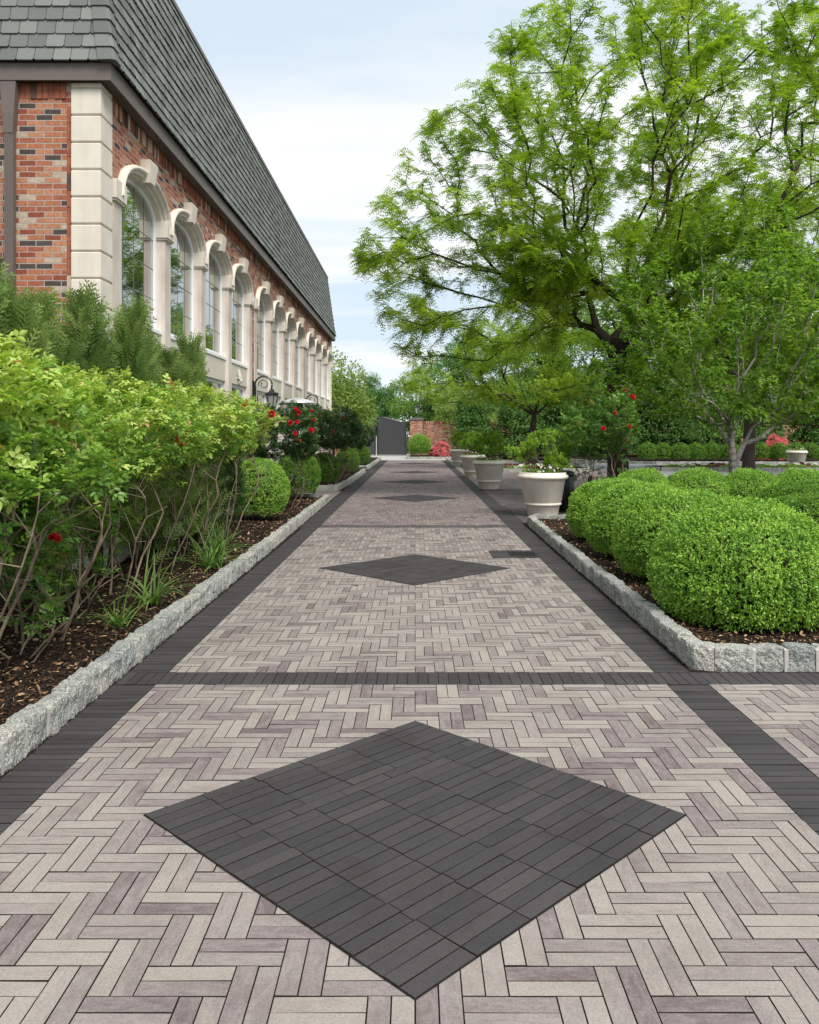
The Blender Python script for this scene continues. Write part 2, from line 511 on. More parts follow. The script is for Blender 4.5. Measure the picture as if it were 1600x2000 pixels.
W, L = 0.07625, 0.305
def clip(poly, x0, x1, y0, y1):
    def cl(p, ax, val, keep_ge):
        out = []
        for i in range(len(p)):
            a, b_ = p[i], p[(i + 1) % len(p)]
            ia = (a[ax] >= val) if keep_ge else (a[ax] <= val)
            ib = (b_[ax] >= val) if keep_ge else (b_[ax] <= val)
            if ia:
                out.append(a)
            if ia != ib:
                t = (val - a[ax]) / (b_[ax] - a[ax])
                out.append((a[0] + t * (b_[0] - a[0]), a[1] + t * (b_[1] - a[1])))
        return out
    for ax, v, k in ((0, x0, True), (0, x1, False), (1, y0, True), (1, y1, False)):
        poly = cl(poly, ax, v, k)
        if len(poly) < 3:
            return []
    return poly

def add_paver(mb, poly, along, z=0.0, gap=0.0011, bev=0.0013, tint=None):
    gap = gap * random.uniform(1.0, 1.6)
    """poly: convex CCW outline; along: unit vector of its length"""
    n = len(poly)
    cx = sum(p[0] for p in poly) / n
    cy = sum(p[1] for p in poly) / n
    area = 0.5 * sum(poly[i][0] * poly[(i + 1) % n][1] - poly[(i + 1) % n][0] * poly[i][1] for i in range(n))
    if area < 2e-4:
        return
    tint = random.betavariate(2.0, 1.9) if tint is None else tint
    ou, ov = random.uniform(0, 50), random.uniform(0, 50)
    dz = random.gauss(0, 0.0007)
    tx, ty = random.gauss(0, 0.004), random.gauss(0, 0.004)
    def inset(d):
        out = []
        for i in range(n):
            p0, p1, p2 = poly[i - 1], poly[i], poly[(i + 1) % n]
            def nrm(a, b_):
                l = math.hypot(b_[0] - a[0], b_[1] - a[1]) or 1
                return (-(b_[1] - a[1]) / l, (b_[0] - a[0]) / l)
            n1_, n2_ = nrm(p0, p1), nrm(p1, p2)
            k = 1 + n1_[0] * n2_[0] + n1_[1] * n2_[1]
            k = max(k, 0.4)
            out.append((p1[0] + d * (n1_[0] + n2_[0]) / k, p1[1] + d * (n1_[1] + n2_[1]) / k))
        return out
    lo, hi = inset(gap), inset(gap + bev)
    def P(p, zz):
        return (p[0], p[1], z + dz + zz + (p[0] - cx) * tx + (p[1] - cy) * ty)
    def UV(p):
        dx, dy = p[0] - cx, p[1] - cy
        return (ou + dx * along[0] + dy * along[1], ov - dx * along[1] + dy * along[0])
    mb.poly([P(p, 0) for p in hi], tint, [UV(p) for p in hi])
    for i in range(n):
        j = (i + 1) % n
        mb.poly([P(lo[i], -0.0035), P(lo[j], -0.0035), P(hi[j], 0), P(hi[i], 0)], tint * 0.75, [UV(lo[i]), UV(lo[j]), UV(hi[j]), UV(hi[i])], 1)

def in_diamond(poly, c, h):
    return all(abs(p[0] - c[0]) + abs(p[1] - c[1]) < h - 0.02 for p in poly)

DIAMONDS = [3.96, 11.26, 23.6, 31.7, 39.7, 51.5]
HD = 1.294
def herringbone(x0, x1, y0, y1, z=0.0, tintf=None):
    mb = MB()
    s = 2 * W
    i0, i1 = int(math.floor(x0 / s)) - 2, int(math.ceil(x1 / s)) + 2
    j0, j1 = int(math.floor((y0 - 0.0925) / s)) - 2, int(math.ceil((y1 - 0.0925) / s)) + 2
    for i in range(i0, i1):
        for j in range(j0, j1):
            k = (i - j) % 4
            X, Y = i * s, 0.0925 + j * s
            if k == 1:
                ps = [([(X, Y + q * W), (X + L, Y + q * W), (X + L, Y + q * W + W), (X, Y + q * W + W)], (1, 0)) for q in (0, 1)]
            elif k == 3:
                Yb = Y - s
                ps = [([(X + q * W, Yb), (X + q * W + W, Yb), (X + q * W + W, Yb + L), (X + q * W, Yb + L)], (0, 1)) for q in (0, 1)]
            else:
                continue
            for p, al in ps:
                p = clip(p, x0, x1, y0, y1)
                if len(p) < 3:
                    continue
                if abs(x0) < 3 and any(in_diamond(p, (0, c_), HD) for c_ in DIAMONDS):
                    continue
                t = tintf(p) if tintf else None
                add_paver(mb, p, al, z, tint=t)
    return mb

FX0, FX1 = -1.885, 1.83
BY0, BY1 = 6.03, 6.335
CY0, CY1 = 16.15, 16.6
ENDY = 58.0
def edge_l(y):
    return -2.20 - 0.0065 * max(0, y - 4.4)
def edge_r(y):
    return 2.135 + 0.0085 * max(0, y - 6)
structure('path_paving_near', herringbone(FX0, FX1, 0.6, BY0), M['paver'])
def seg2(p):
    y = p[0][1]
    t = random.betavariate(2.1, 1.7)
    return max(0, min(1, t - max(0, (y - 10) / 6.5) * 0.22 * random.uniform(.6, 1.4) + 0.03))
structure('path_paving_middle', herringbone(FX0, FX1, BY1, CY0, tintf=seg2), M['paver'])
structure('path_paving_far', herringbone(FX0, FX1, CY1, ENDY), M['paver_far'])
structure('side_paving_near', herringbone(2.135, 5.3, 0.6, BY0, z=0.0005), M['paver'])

# borders: soldier courses across the edge
mb = MB()
y = 0.6
while y < ENDY:
    if not (BY0 - 0.02 < y < BY1 - 0.02):
        y1 = min(y + W, BY0) if y < BY0 else y + W
        xo = edge_l(y) + 0.03
        add_paver(mb, [(xo if y > 16 else -2.19, y), (FX0, y), (FX0, y1), (xo if y > 16 else -2.19, y1)], (1, 0))
        xr = 2.135 if y < BY0 else edge_r(y) - 0.035
        if y > 17.0:
            xr = 2.2
        add_paver(mb, [(FX1, y), (xr, y), (xr, y1), (FX1, y1)], (1, 0))
        y = y1
    else:
        y = BY1
x = -2.19
while x < 5.3:
    add_paver(mb, [(x, BY0), (x + W, BY0), (x + W, BY1), (x, BY1)], (0, 1))
    x += W
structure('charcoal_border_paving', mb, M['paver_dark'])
mb = MB()
x = FX0
while x < FX1 - 0.02:
    x1 = min(x + W * 2, FX1)
    for q in range(6):
        add_paver(mb, [(x, CY0 + q * .075), (x1, CY0 + q * .075), (x1, CY0 + (q + 1) * .075), (x, CY0 + (q + 1) * .075)], (1, 0))
    x = x1
structure('plum_cross_band', mb, M['paver_purple'])
# diamonds: 6 columns x 24 pavers, turned 45 degrees
mb = MB()
base = MB()
for yc in DIAMONDS:
    S = HD * math.sqrt(2)
    ca = math.sqrt(.5)
    def T(u, v):
        return (ca * (u - v), yc + ca * (u + v))
    n = 24
    for r_ in range(n):
        st = -S / 2 + (-0.10 if r_ == 17 else 0.0)
        cuts = [-S / 2]
        u = st + S / 6 + random.gauss(0, 0.003)
        while u < S / 2 - 0.05:
            cuts.append(u)
            u += S / 6 + random.gauss(0, 0.002)
        cuts.append(S / 2)
        v0, v1 = -S / 2 + r_ * S / n, -S / 2 + (r_ + 1) * S / n
        for a, b_ in zip(cuts[:-1], cuts[1:]):
            add_paver(mb, [T(a, v0), T(b_, v0), T(b_, v1), T(a, v1)], (ca, ca), z=0.006)
    e = S / 2 + 0.004
    base.poly([(*T(-e, -e), 0.0028), (*T(e, -e), 0.0028), (*T(e, e), 0.0028), (*T(-e, e), 0.0028)])
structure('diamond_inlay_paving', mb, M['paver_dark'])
structure('diamond_joint_bed', base, M['joint'])

# soil strips beside the borders are part of the joint bed; side pavings beyond
def runpave(x0, x1, y0, y1, lx, ly, z=0.0):
    mb = MB()
    j = 0
    y = y0
    while y < y1 - 0.01:
        x = x0 - (lx / 2 if j % 2 else 0)
        while x < x1 - 0.01:
            a, b_ = max(x, x0), min(x + lx, x1)
            if b_ - a > 0.02:
                add_paver(mb, [(a, y), (b_, y), (b_, min(y + ly, y1)), (a, min(y + ly, y1))], (1, 0), z)
            x += lx
        y += ly
        j += 1
    return mb
structure('plum_side_paving', runpave(2.2, 9.5, 17.02, 27.5, 0.305, 0.1525), M['paver_purple'])
structure('mauve_side_paving', runpave(2.2, 9.5, 27.5, 39.6, 0.305, 0.1525), M['paver_far'])
structure('grey_side_paving', runpave(9.5, 33.0, 17.02, 57.5, 0.8, 0.4), M['paver_grey'])
structure('mauve_back_paving', runpave(2.2, 9.5, 39.6, 57.5, 0.61, 0.305), M['paver_far'])
structure('left_side_paving', runpave(-4.0, edge_l(25), 22.75, 26.5, 0.305, 0.1525, 0.001), M['paver_far'])
structure('gate_apron', rect(-7, 4.5, 58.0, 75.0, -0.002), M['concrete'])

# ------------------------------------------------------------------ kerbs: rough granite blocks
def kerb(name, pts, inward, seed=0, bh=0.185, bt=0.12, fine=True):
    """pts: polyline of the outer face, inward: +1 the bed lies to the left of travel, -1 to the right"""
    rr = random.Random(seed)
    mb = MB()
    mo = MB()
    for (ax, ay), (bx, by) in zip(pts[:-1], pts[1:]):
        Ls = math.hypot(bx - ax, by - ay)
        d = Vector(((bx - ax) / Ls, (by - ay) / Ls, 0))
        nrm = Vector((-d.y, d.x, 0)) * inward
        q = 0.0
        o = Vector((ax, ay, 0))
        # mortar core
        c0, c1 = 0.02, Ls - 0.02
        a_, b_ = o + d * c0 + nrm * 0.024, o + d * c1 + nrm * 0.024
        e_, f_ = b_ + nrm * (bt - 0.048), a_ + nrm * (bt - 0.03)
        zt = bh - 0.014
        mo.poly([(*a_.xy, -0.02), (*b_.xy, -0.02), (*b_.xy, zt), (*a_.xy, zt)])
        mo.poly([(*a_.xy, zt), (*b_.xy, zt), (*e_.xy, zt), (*f_.xy, zt)])
        mo.poly([(*f_.xy, -0.02), (*e_.xy, -0.02), (*e_.xy, zt), (*f_.xy, zt)][::-1])
        mo.poly([(*a_.xy, -0.02), (*f_.xy, -0.02), (*f_.xy, zt), (*a_.xy, zt)])
        mo.poly([(*b_.xy, -0.02), (*e_.xy, -0.02), (*e_.xy, zt), (*b_.xy, zt)])
        while q < Ls - 0.05:
            l_ = rr.uniform(0.23, 0.31)
            if Ls - q - l_ < 0.12:
                l_ = Ls - q
            far = (o + d * q).y > 14
            nx, nz, nt_ = (8, 6, 4) if not far else (3, 2, 2)
            hh = bh + rr.uniform(-0.012, 0.014)
            g_ = 0.008
            prot = rr.uniform(-0.008, 0.006)
            tw = rr.uniform(-0.02, 0.02)
            sd = Vector((rr.uniform(0, 99), rr.uniform(0, 99), rr.uniform(0, 99)))
            rows = []
            prof = [(0, k / nz) for k in range(nz)] + [(k / nt_, 1) for k in range(nt_ + 1)] + [(1, 0.0)]
            us = [k / nx for k in range(nx + 1)]
            for u in us:
                row = []
                for (t_, z_) in prof:
                    uu, tt, zz = g_ + u * (l_ - 2 * g_), t_ * bt, z_ * hh
                    # rounding of arrises
                    eu = min(u, 1 - u)
                    rd = 0.0
                    if eu < 0.01:
                        rd = 0.010
                    p = o + d * (q + uu) + nrm * (tt + rd * (1 if t_ == 0 else 0) + prot + tw * (u - .5)) + Vector((0, 0, zz - (rd if z_ == 1 else 0) - 0.02 * (z_ == 0)))
                    if t_ == 0 and z_ == 1:
                        p += nrm * 0.008 - Vector((0, 0, 0.008))
                    s1 = mnoise.noise(p * 9 + sd)
                    s2 = mnoise.noise(p * 28 + sd)
                    am = (0.020 * s1 + 0.013 * s2)
                    if t_ == 0:
                        p -= nrm * am * (0.6 if far else 1.0)
                    if z_ == 1:
                        p += Vector((0, 0, am * 0.7))
                    if eu < 0.01:
                        p += d * 0.4 * am
                    row.append(p)
                rows.append(row)
            ti = rr.random()
            mb.grid(rows, ti)
            mb.poly([rows[0][k] for k in range(len(prof))], ti)
            mb.poly([rows[-1][k] for k in range(len(prof))][::-1], ti)
            q += l_
            if q < Ls - 0.05:
                jw = rr.uniform(0.011, 0.016)
                j0, j1 = o + d * (q - jw) + nrm * 0.003, o + d * (q + jw) + nrm * 0.003
                j2, j3 = j1 + nrm * (bt - .02), j0 + nrm * (bt - .02)
                jz = bh - 0.012
                jm0, jm1 = j0 + nrm * .012 , j1 + nrm * .012
                mo.poly([(*j0.xy, -0.02), (*j1.xy, -0.02), (*j1.xy, jz - .012), (*j0.xy, jz - .012)])
                mo.poly([(*j0.xy, jz - .012), (*j1.xy, jz - .012), (*jm1.xy, jz), (*jm0.xy, jz)])
                mo.poly([(*jm0.xy, jz), (*jm1.xy, jz), (*j2.xy, jz), (*j3.xy, jz)])
                mo.poly([(*j1.xy, -0.02), (*j2.xy, -0.02), (*j2.xy, jz), (*jm1.xy, jz), (*j1.xy, jz - .012)])
                mo.poly([(*j3.xy, -0.02), (*j0.xy, -0.02), (*j0.xy, jz - .012), (*jm0.xy, jz), (*j3.xy, jz)])
    m1 = mb.mesh(name)
    o1 = tag(obj(name, m1, M['granite']), kind='structure')
    o2 = tag(obj('kerb_mortar', mo, M['mortar'], o1))
    return o1

def bed(name, poly, z=0.11, bumpy=0.03):
    # triangulated patch with mild relief
    xs = [p[0] for p in poly]
    ys = [p[1] for p in poly]
    mb = MB()
    st = 0.25 if max(ys) < 30 else 1.0
    X = np.arange(min(xs), max(xs) + st * .5, st)
    Y = np.arange(min(ys), max(ys) + st * .5, st)
    def ins(x, y):
        c_ = False
        for i in range(len(poly)):
            (xa, ya), (xb, yb) = poly[i], poly[i - 1]
            if (ya > y) != (yb > y) and x < (xb - xa) * (y - ya) / (yb - ya) + xa:
                c_ = not c_
        return c_
    return poly

lx = lambda y: edge_l(y)
rx = lambda y: edge_r(y)
# left bed 1, gap, left bed 2, step, left bed 3
kerb('kerb_left_near', [(-2.20, 1.2), (-2.205, 6.0), (-2.25, 13.0), (-2.32, 22.6), (-2.62, 22.72), (-4.0, 22.74)], 1, 1)
kerb('kerb_left_middle', [(-4.0, 26.55), (-2.80, 26.55), (-2.48, 26.75), (-2.36, 30), (-2.36, 39.5), (-2.62, 39.6)], 1, 2)
kerb('kerb_left_far', [(-3.2, 43.0), (-2.44, 43.1), (-2.40, 46.0), (-2.40, 59.0), (-3.4, 60.0)], 1, 3)
kerb('kerb_right_bed', [(9.6, 6.36), (2.30, 6.36), (2.14, 6.44), (2.16, 9.0), (2.245, 16.6), (2.40, 16.95), (9.6, 16.95)], -1, 4)
kerb('kerb_pansy_island', [(2.75, 47.3), (2.7, 40.1), (4.2, 39.7), (8.0, 39.7), (8.6, 41.0), (8.6, 45.0)], -1, 6)
kerb('kerb_far_right_island', [(12.0, 42.8), (12.2, 41.2), (15.5, 40.8), (22.0, 40.8), (30.0, 42.5)], -1, 7)
kerb('kerb_back_right_bed', [(9.6, 56.2), (12.2, 52.0), (14.5, 50.0), (34.0, 50.0)], -1, 8)
kerb('kerb_small_island', [(6.6, 54.0), (8.0, 50.5), (10.8, 50.0), (11.0, 52.0)], -1, 9)
kerb('kerb_gate_bed', [(-0.55, 69.4), (-0.55, 60.3), (3.6, 60.3)], -1, 10)
kerb('kerb_path_end_right', [(4.5, 58.4), (2.35, 58.2), (2.25, 57.0), (2.3, 49.5), (4.4, 49.3)], -1, 11)

def soil(name, poly, z=0.105, n=None):
    mb = MB()
    x0, x1 = min(p[0] for p in poly), max(p[0] for p in poly)
    y0, y1 = min(p[1] for p in poly), max(p[1] for p in poly)
    near = y0 < 20
    st = 0.12 if near else 0.6
    # clip convex polygon against grid cells
    def clipto(cell):
        out = cell
        m_ = len(poly)
        for i in range(m_):
            a, b_ = poly[i], poly[(i + 1) % m_]
            def side(p):
                return (b_[0] - a[0]) * (p[1] - a[1]) - (b_[1] - a[1]) * (p[0] - a[0])
            res = []
            for k in range(len(out)):
                p, q = out[k], out[(k + 1) % len(out)]
                sp, sq = side(p), side(q)
                if sp >= 0:
                    res.append(p)
                if (sp >= 0) != (sq >= 0):
                    t = sp / (sp - sq)
                    res.append((p[0] + t * (q[0] - p[0]), p[1] + t * (q[1] - p[1])))
            out = res
            if len(out) < 3:
                return []
        return out
    def hz(x, y):
        v = Vector((x, y, 0))
        return z + 0.030 * mnoise.noise(v * 1.3) + (0.016 * mnoise.noise(v * 6) + 0.010 * mnoise.noise(v * 17) if near else 0)
    for i in range(int((x1 - x0) / st) + 1):
        for j in range(int((y1 - y0) / st) + 1):
            a, b_ = x0 + i * st, y0 + j * st
            c_ = clipto([(a, b_), (a + st, b_), (a + st, b_ + st), (a, b_ + st)])
            if len(c_) >= 3:
                mb.poly([(p[0], p[1], hz(*p)) for p in c_])
    return structure(name, mb, M['soil'])

BL1 = [(-2.30, 1.0), (-2.30, 6.0), (-2.35, 13), (-2.42, 22.6), (-4.0, 22.6), (-4.0, 10.5), (-8.5, 10.5), (-8.5, 1.0)]
soil('mulch_bed_left', [(-4.0, 1.0), (-2.29, 1.0), (-2.31, 6.0), (-2.35, 13), (-2.42, 22.65), (-4.0, 22.65)])
soil('mulch_bed_corner', [(-8.5, 1.0), (-4.0, 1.0), (-4.0, 10.5), (-8.5, 10.5)])
soil('mulch_bed_left_middle', [(-4.0, 26.64), (-2.85, 26.64), (-2.46, 26.9), (-2.46, 39.6), (-4.0, 39.6)])
soil('mulch_bed_left_far', [(-6.5, 39.6), (-2.8, 39.6), (-2.52, 43.1), (-2.50, 59.0), (-3.4, 60), (-6.5, 60)])
soil('mulch_bed_right', [(2.26, 6.46), (9.6, 6.46), (9.6, 16.86), (2.45, 16.86), (2.30, 16.6)])
soil('mulch_bed_trees', [(3.2, 17.9), (12.0, 17.9), (12.0, 27.0), (5.2, 27.0), (4.2, 21.0)], 0.04)
soil('mulch_island_pansies', [(2.8, 40.2), (4.2, 39.85), (7.95, 39.85), (8.5, 41), (8.5, 47), (2.8, 47)])
soil('mulch_island_right', [(12.2, 42.8), (12.3, 41.3), (15.5, 40.95), (22, 40.95), (30, 42.6), (30, 45.5), (12.5, 45.5)])
soil('mulch_bed_back', [(9.8, 56.2), (12.3, 52.1), (14.6, 50.15), (34, 50.15), (34, 69.5), (2.5, 69.5), (2.5, 58.0)])
soil('mulch_island_small', [(6.8, 54), (8.1, 50.65), (10.7, 50.15), (10.9, 54)])
soil('mulch_bed_gate', [(-0.42, 60.4), (3.6, 60.4), (3.6, 69.4), (-0.42, 69.4)])
soil('mulch_bed_path_end', [(2.42, 49.4), (4.4, 49.4), (4.5, 58.3), (2.42, 58.1)])

# ------------------------------------------------------------------ leaf clouds (numpy)
def unit(a):
    return a / np.maximum(np.linalg.norm(a, axis=1, keepdims=True), 1e-9)

def leaves(pos, dirs, nrm, length, width, tint, shape='leaf', fold=0.25, droop=0.0):
    """pos base of each leaf, dirs its axis, nrm its rough normal; returns verts, faces, tints"""
    n = len(pos)
    d = unit(dirs)
    s = unit(np.cross(d, nrm))
    u = np.cross(s, d)
    l = np.broadcast_to(np.asarray(length, float).reshape(-1, 1), (n, 1))
    w = np.broadcast_to(np.asarray(width, float).reshape(-1, 1), (n, 1))
    dz = np.zeros((n, 3))
    dz[:, 2] = -1
    if shape == 'quad':
        v = np.stack([pos, pos + d * l * .45 + s * w * .5 + dz * l * droop * .3, pos + d * l + dz * l * droop, pos + d * l * .45 - s * w * .5 + dz * l * droop * .3], 1)
        f = np.arange(4)[None] + 4 * np.arange(n)[:, None]
        return v.reshape(-1, 3), f, tint
    # 6-vertex pointed, folded leaf: 2 quads
    up = u * w * fold
    v = np.stack([pos,
                  pos + d * l * .30 + s * w * .46 + up,
                  pos + d * l * .68 + s * w * .40 + up + dz * l * droop * .4,
                  pos + d * l + dz * l * droop,
                  pos + d * l * .68 - s * w * .40 + up + dz * l * droop * .4,
                  pos + d * l * .30 - s * w * .46 + up], 1)
    k = 6 * np.arange(n)[:, None]
    f = np.concatenate([np.array([[0, 1, 2, 3]]) + k, np.array([[0, 3, 4, 5]]) + k], 0)
    return v.reshape(-1, 3), f, np.concatenate([tint, tint])

def rand_dirs(n, g=rng):
    return unit(g.normal(size=(n, 3)))

def noise3(p, f, seed=0.0):
    q = p * f + seed
    return (np.sin(q[:, 0] * 1.7 + 1.3 * np.sin(q[:, 1] * 1.1)) + np.sin(q[:, 1] * 1.9 + 1.7 * np.sin(q[:, 2] * 1.3)) + np.sin(q[:, 2] * 2.1 + 1.1 * np.sin(q[:, 0] * 0.9))) / 3

def merge(parts):
    V, F, T, o = [], [], [], 0
    for v, f, t in parts:
        V.append(v)
        F.append(f + o)
        T.append(t)
        o += len(v)
    return np.concatenate(V), np.concatenate(F), np.concatenate(T)

# ---- skeleton growth
def grow(start, pts, alpha=0.5, step=0.5, jit=0.05, g=rng, bend=0.35):
    """start: list of (pos, parent). Attach each target to the cheapest node. Returns pos, parent arrays, tips"""
    P = [np.array(p, float) for p, _ in start]
    par = [q for _, q in start]
    plen = [0.0] * len(P)
    dr = [np.array([0, 0, 1.0])] * len(P)
    for i in range(1, len(P)):
        plen[i] = plen[par[i]] + np.linalg.norm(P[i] - P[par[i]])
        dr[i] = (P[i] - P[par[i]]) / max(1e-6, np.linalg.norm(P[i] - P[par[i]]))
    first = max(0, len(P) - 1 if len(P) < 4 else len(P) // 2)
    cap = len(P) + len(pts) * 8
    A = np.zeros((cap, 3))
    B = np.zeros(cap)
    D = np.zeros((cap, 3))
    A[:len(P)] = P
    B[:len(P)] = plen
    D[:len(P)] = dr
    B[:first] += 50
    n = len(P)
    root = A[n - 1].copy()
    order = np.argsort(np.linalg.norm(pts - root, axis=1))
    tips = []
    for k in order:
        p = pts[k]
        dv = p - A[:n]
        dist = np.linalg.norm(dv, axis=1)
        cosang = (dv * D[:n]).sum(1) / np.maximum(dist, 1e-6)
        cost = dist * (1 + 0.35 * (1 - cosang)) + alpha * B[:n]
        i = int(np.argmin(cost))
        ds = dist[i]
        m_ = max(1, int(ds / step))
        a = A[i].copy()
        ctrl = a + D[i] * ds * bend + (p - a) * (0.5 - bend * .5)
        prev = i
        for q in range(1, m_ + 1):
            t = q / m_
            x_ = (1 - t) ** 2 * a + 2 * t * (1 - t) * ctrl + t * t * p
            if q < m_:
                x_ = x_ + g.normal(size=3) * jit * min(1, ds)
            A[n] = x_
            par.append(prev)
            e = x_ - A[prev]
            le = np.linalg.norm(e)
            B[n] = B[prev] + le if prev >= first else le
            D[n] = e / max(le, 1e-6)
            prev = n
            n += 1
        tips.append(prev)
    return A[:n], np.array(par), np.array(tips), D[:n]

def radii(par, n, r0, ex, rmax):
    ch = np.zeros(n)
    for i in range(n - 1, 0, -1):
        r_ = ch[i] if ch[i] > 0 else r0 ** ex
        ch[par[i]] += r_
        ch[i] = r_
    return np.minimum(np.where(ch > 0, ch, r0 ** ex) ** (1 / ex), rmax)

def skeleton_mesh(name, A, par, rad, k=5):
    c_ = np.arange(1, len(A))
    p0, p1 = A[par[c_]], A[c_]
    r1 = rad[c_]
    r0_ = np.minimum(rad[par[c_]], r1 * 1.35)
    d = unit(p1 - p0)
    ref = np.where(np.abs(d[:, 2:3]) > 0.9, np.array([[1.0, 0, 0]]), np.array([[0, 0, 1.0]]))
    a = unit(np.cross(d, ref))
    b_ = np.cross(d, a)
    p1 = p1 + d * (r1 * 0.35)[:, None]
    ang = np.arange(k) * 2 * np.pi / k
    ca, sa = np.cos(ang)[None, :, None], np.sin(ang)[None, :, None]
    ring = a[:, None] * ca + b_[:, None] * sa
    v0 = p0[:, None] + ring * r0_[:, None, None]
    v1 = p1[:, None] + ring * r1[:, None, None]
    V = np.concatenate([v0, v1], 1).reshape(-1, 3)
    base_ = (np.arange(len(c_)) * 2 * k)[:, None, None]
    j = np.arange(k)
    q = np.stack([j, (j + 1) % k, (j + 1) % k + k, j + k], 1)[None]
    F = (q + base_).reshape(-1, 4)
    return mesh_np(name, V, F, smooth=True)

def ellipsoid_pts(n, lobes, g=rng, shell=0.5, nf=0.0, nthr=-1, zmin=-1e9, minsp=0.0):
    out = []
    vol = np.array([l[3] * l[4] * l[5] for l in lobes])
    vol = vol / vol.sum()
    while sum(len(o) for o in out) < n:
        k = g.choice(len(lobes), p=vol, size=n)
        lb = np.array(lobes)[k]
        d = rand_dirs(n, g)
        r_ = g.random(n) ** (1 / 3.0)
        r_ = np.where(g.random(n) < shell, 0.75 + 0.25 * r_, r_)
        p = lb[:, :3] + d * r_[:, None] * lb[:, 3:6]
        keep = p[:, 2] > zmin
        if nf > 0:
            keep &= noise3(p, nf, 3.1) > nthr
        out.append(p[keep])
    return np.concatenate(out)[:n]

def fronds(base_, dirs, ln, npair, ll, lw, tint, droop=0.5, spread=1.0):
    """pinnate leaf: pairs of leaflets along an arching rachis"""
    n = len(base_)
    d = unit(dirs)
    up = np.zeros((n, 3))
    up[:, 2] = 1
    s = unit(np.cross(d, up + rng.normal(size=(n, 3)) * 0.35))
    nn = np.cross(s, d)
    parts = []
    for q in range(npair):
        t = (q + 0.6) / npair
        c_ = base_ + d * (ln * t)[:, None] - up * (ln * droop * t * t)[:, None]
        ax = d - up * droop * 2 * t
        ax = unit(ax)
        sz = (1.15 - 0.5 * abs(t - 0.45))
        for sg in (-1, 1):
            ld = ax * 0.45 + s * sg * spread
            parts.append(leaves(c_, ld, nn, ll * sz, lw * sz, tint, 'quad'))
    return merge(parts)

# ------------------------------------------------------------------ honey locust
def locust_mesh(seed, lobes, trunk, npts, rmax, fr_per=13, scale=1.0, zmin=3.6):
    g = np.random.default_rng(seed)
    pts = ellipsoid_pts(npts, lobes, g, 0.55, 0.95 / scale, -0.06, zmin)
    A, par, tips, D = grow(trunk, pts, 0.42, 0.55 * scale, 0.09 * scale, g)
    n = len(A)
    rad = radii(par, n, 0.0085 * scale, 2.15, rmax)
    for i in range(len(trunk)):
        rad[i] = max(rad[i], rmax * (1.25 - 0.5 * min(1, i / max(1, len(trunk)))))
    wood = skeleton_mesh('trunk', A, par, rad, 6)
    thin = np.where(rad < 0.022 * scale)[0]
    thin = thin[thin > len(trunk)]
    sel = np.concatenate([np.repeat(tips, fr_per), g.choice(thin, size=len(tips) * (fr_per // 3))])
    m_ = len(sel)
    dirs = D[sel] * 0.6 + unit(g.normal(size=(m_, 3)) * np.array([1, 1, 0.45])) * 0.9
    bp = A[sel] - D[sel] * (g.random(m_) * 0.55 * scale)[:, None] + g.normal(size=(m_, 3)) * 0.05 * scale
    tt = 0.5 + 0.30 * noise3(A[sel], 0.9, seed) + g.normal(size=m_) * 0.16
    ln = (0.20 + 0.12 * g.random(m_)) * scale
    V, F, T = fronds(bp, dirs, ln, 5, 0.074 * scale, 0.031 * scale, np.clip(tt, 0, 1), 0.5)
    crown = mesh_np('crown', V, F, T)
    return wood, crown

T1 = [((0, 0, -0.1), -1), ((0.02, 0, 0.9), 0), ((-0.05, 0.02, 1.9), 1), ((-0.04, 0, 3.0), 2), ((0.0, 0, 3.9), 3), ((0.02, 0, 4.5), 4)]
l1 = [(0.4, 0, 9.8, 5.4, 4.8, 4.9), (-4.3, -0.3, 7.1, 3.5, 3.4, 2.1), (-3.2, 0, 9.5, 3.4, 3.2, 1.9), (5.0, 0.2, 9.8, 4.4, 4.0, 4.6),
      (-2.6, 0.5, 5.6, 3.6, 3.5, 1.2), (3.5, 0, 13.4, 2.4, 2.4, 1.6), (-1.0, 0, 13.6, 1.9, 2.2, 1.3), (0.8, -0.5, 6.2, 4.5, 3.5, 1.6), (-4.0, 0, 5.0, 3.2, 3.0, 1.1), (-4.3, -0.6, 6.3, 3.3, 3.0, 1.7)]
wood1, crown1 = locust_mesh(11, l1, T1, 2650, 0.27, 17, 1.0, 3.5)
def locust(label, loc, rz=0, s=1.0, w=wood1, c_=crown1, name='locust_tree', grp='honey locust trees'):
    t = thing(name, label, 'tree', loc, grp, rz, (s, s, s))
    obj('trunk', w, M['bark'], t)
    obj('crown', c_, M['locust'], t)
    return t
locust('largest feathery light green locust tree with dark trunk behind the rose bush and boxwoods', (5.85, 24, 0))
l2 = [(-0.2, 0, 5.9, 4.2, 4.0, 2.6), (-4.0, 0, 5.0, 3.4, 2.8, 1.7), (3.0, 0, 5.2, 3.0, 3.0, 2.0)]
T2 = [((0, 0, -0.1), -1), ((0.05, 0, 0.8), 0), ((0, 0, 1.5), 1), ((0.02, 0, 2.0), 2)]
wood2, crown2 = locust_mesh(12, l2, T2, 1000, 0.26, 12, 1.0, 2.4)
locust('lower spreading locust tree behind the row of cream pots', (6.2, 44, 0), 0, 1.0, wood2, crown2)
locust('tall locust tree behind the cherry tree, dark trunk high at right', (15.7, 39, 0), R(140), .92)

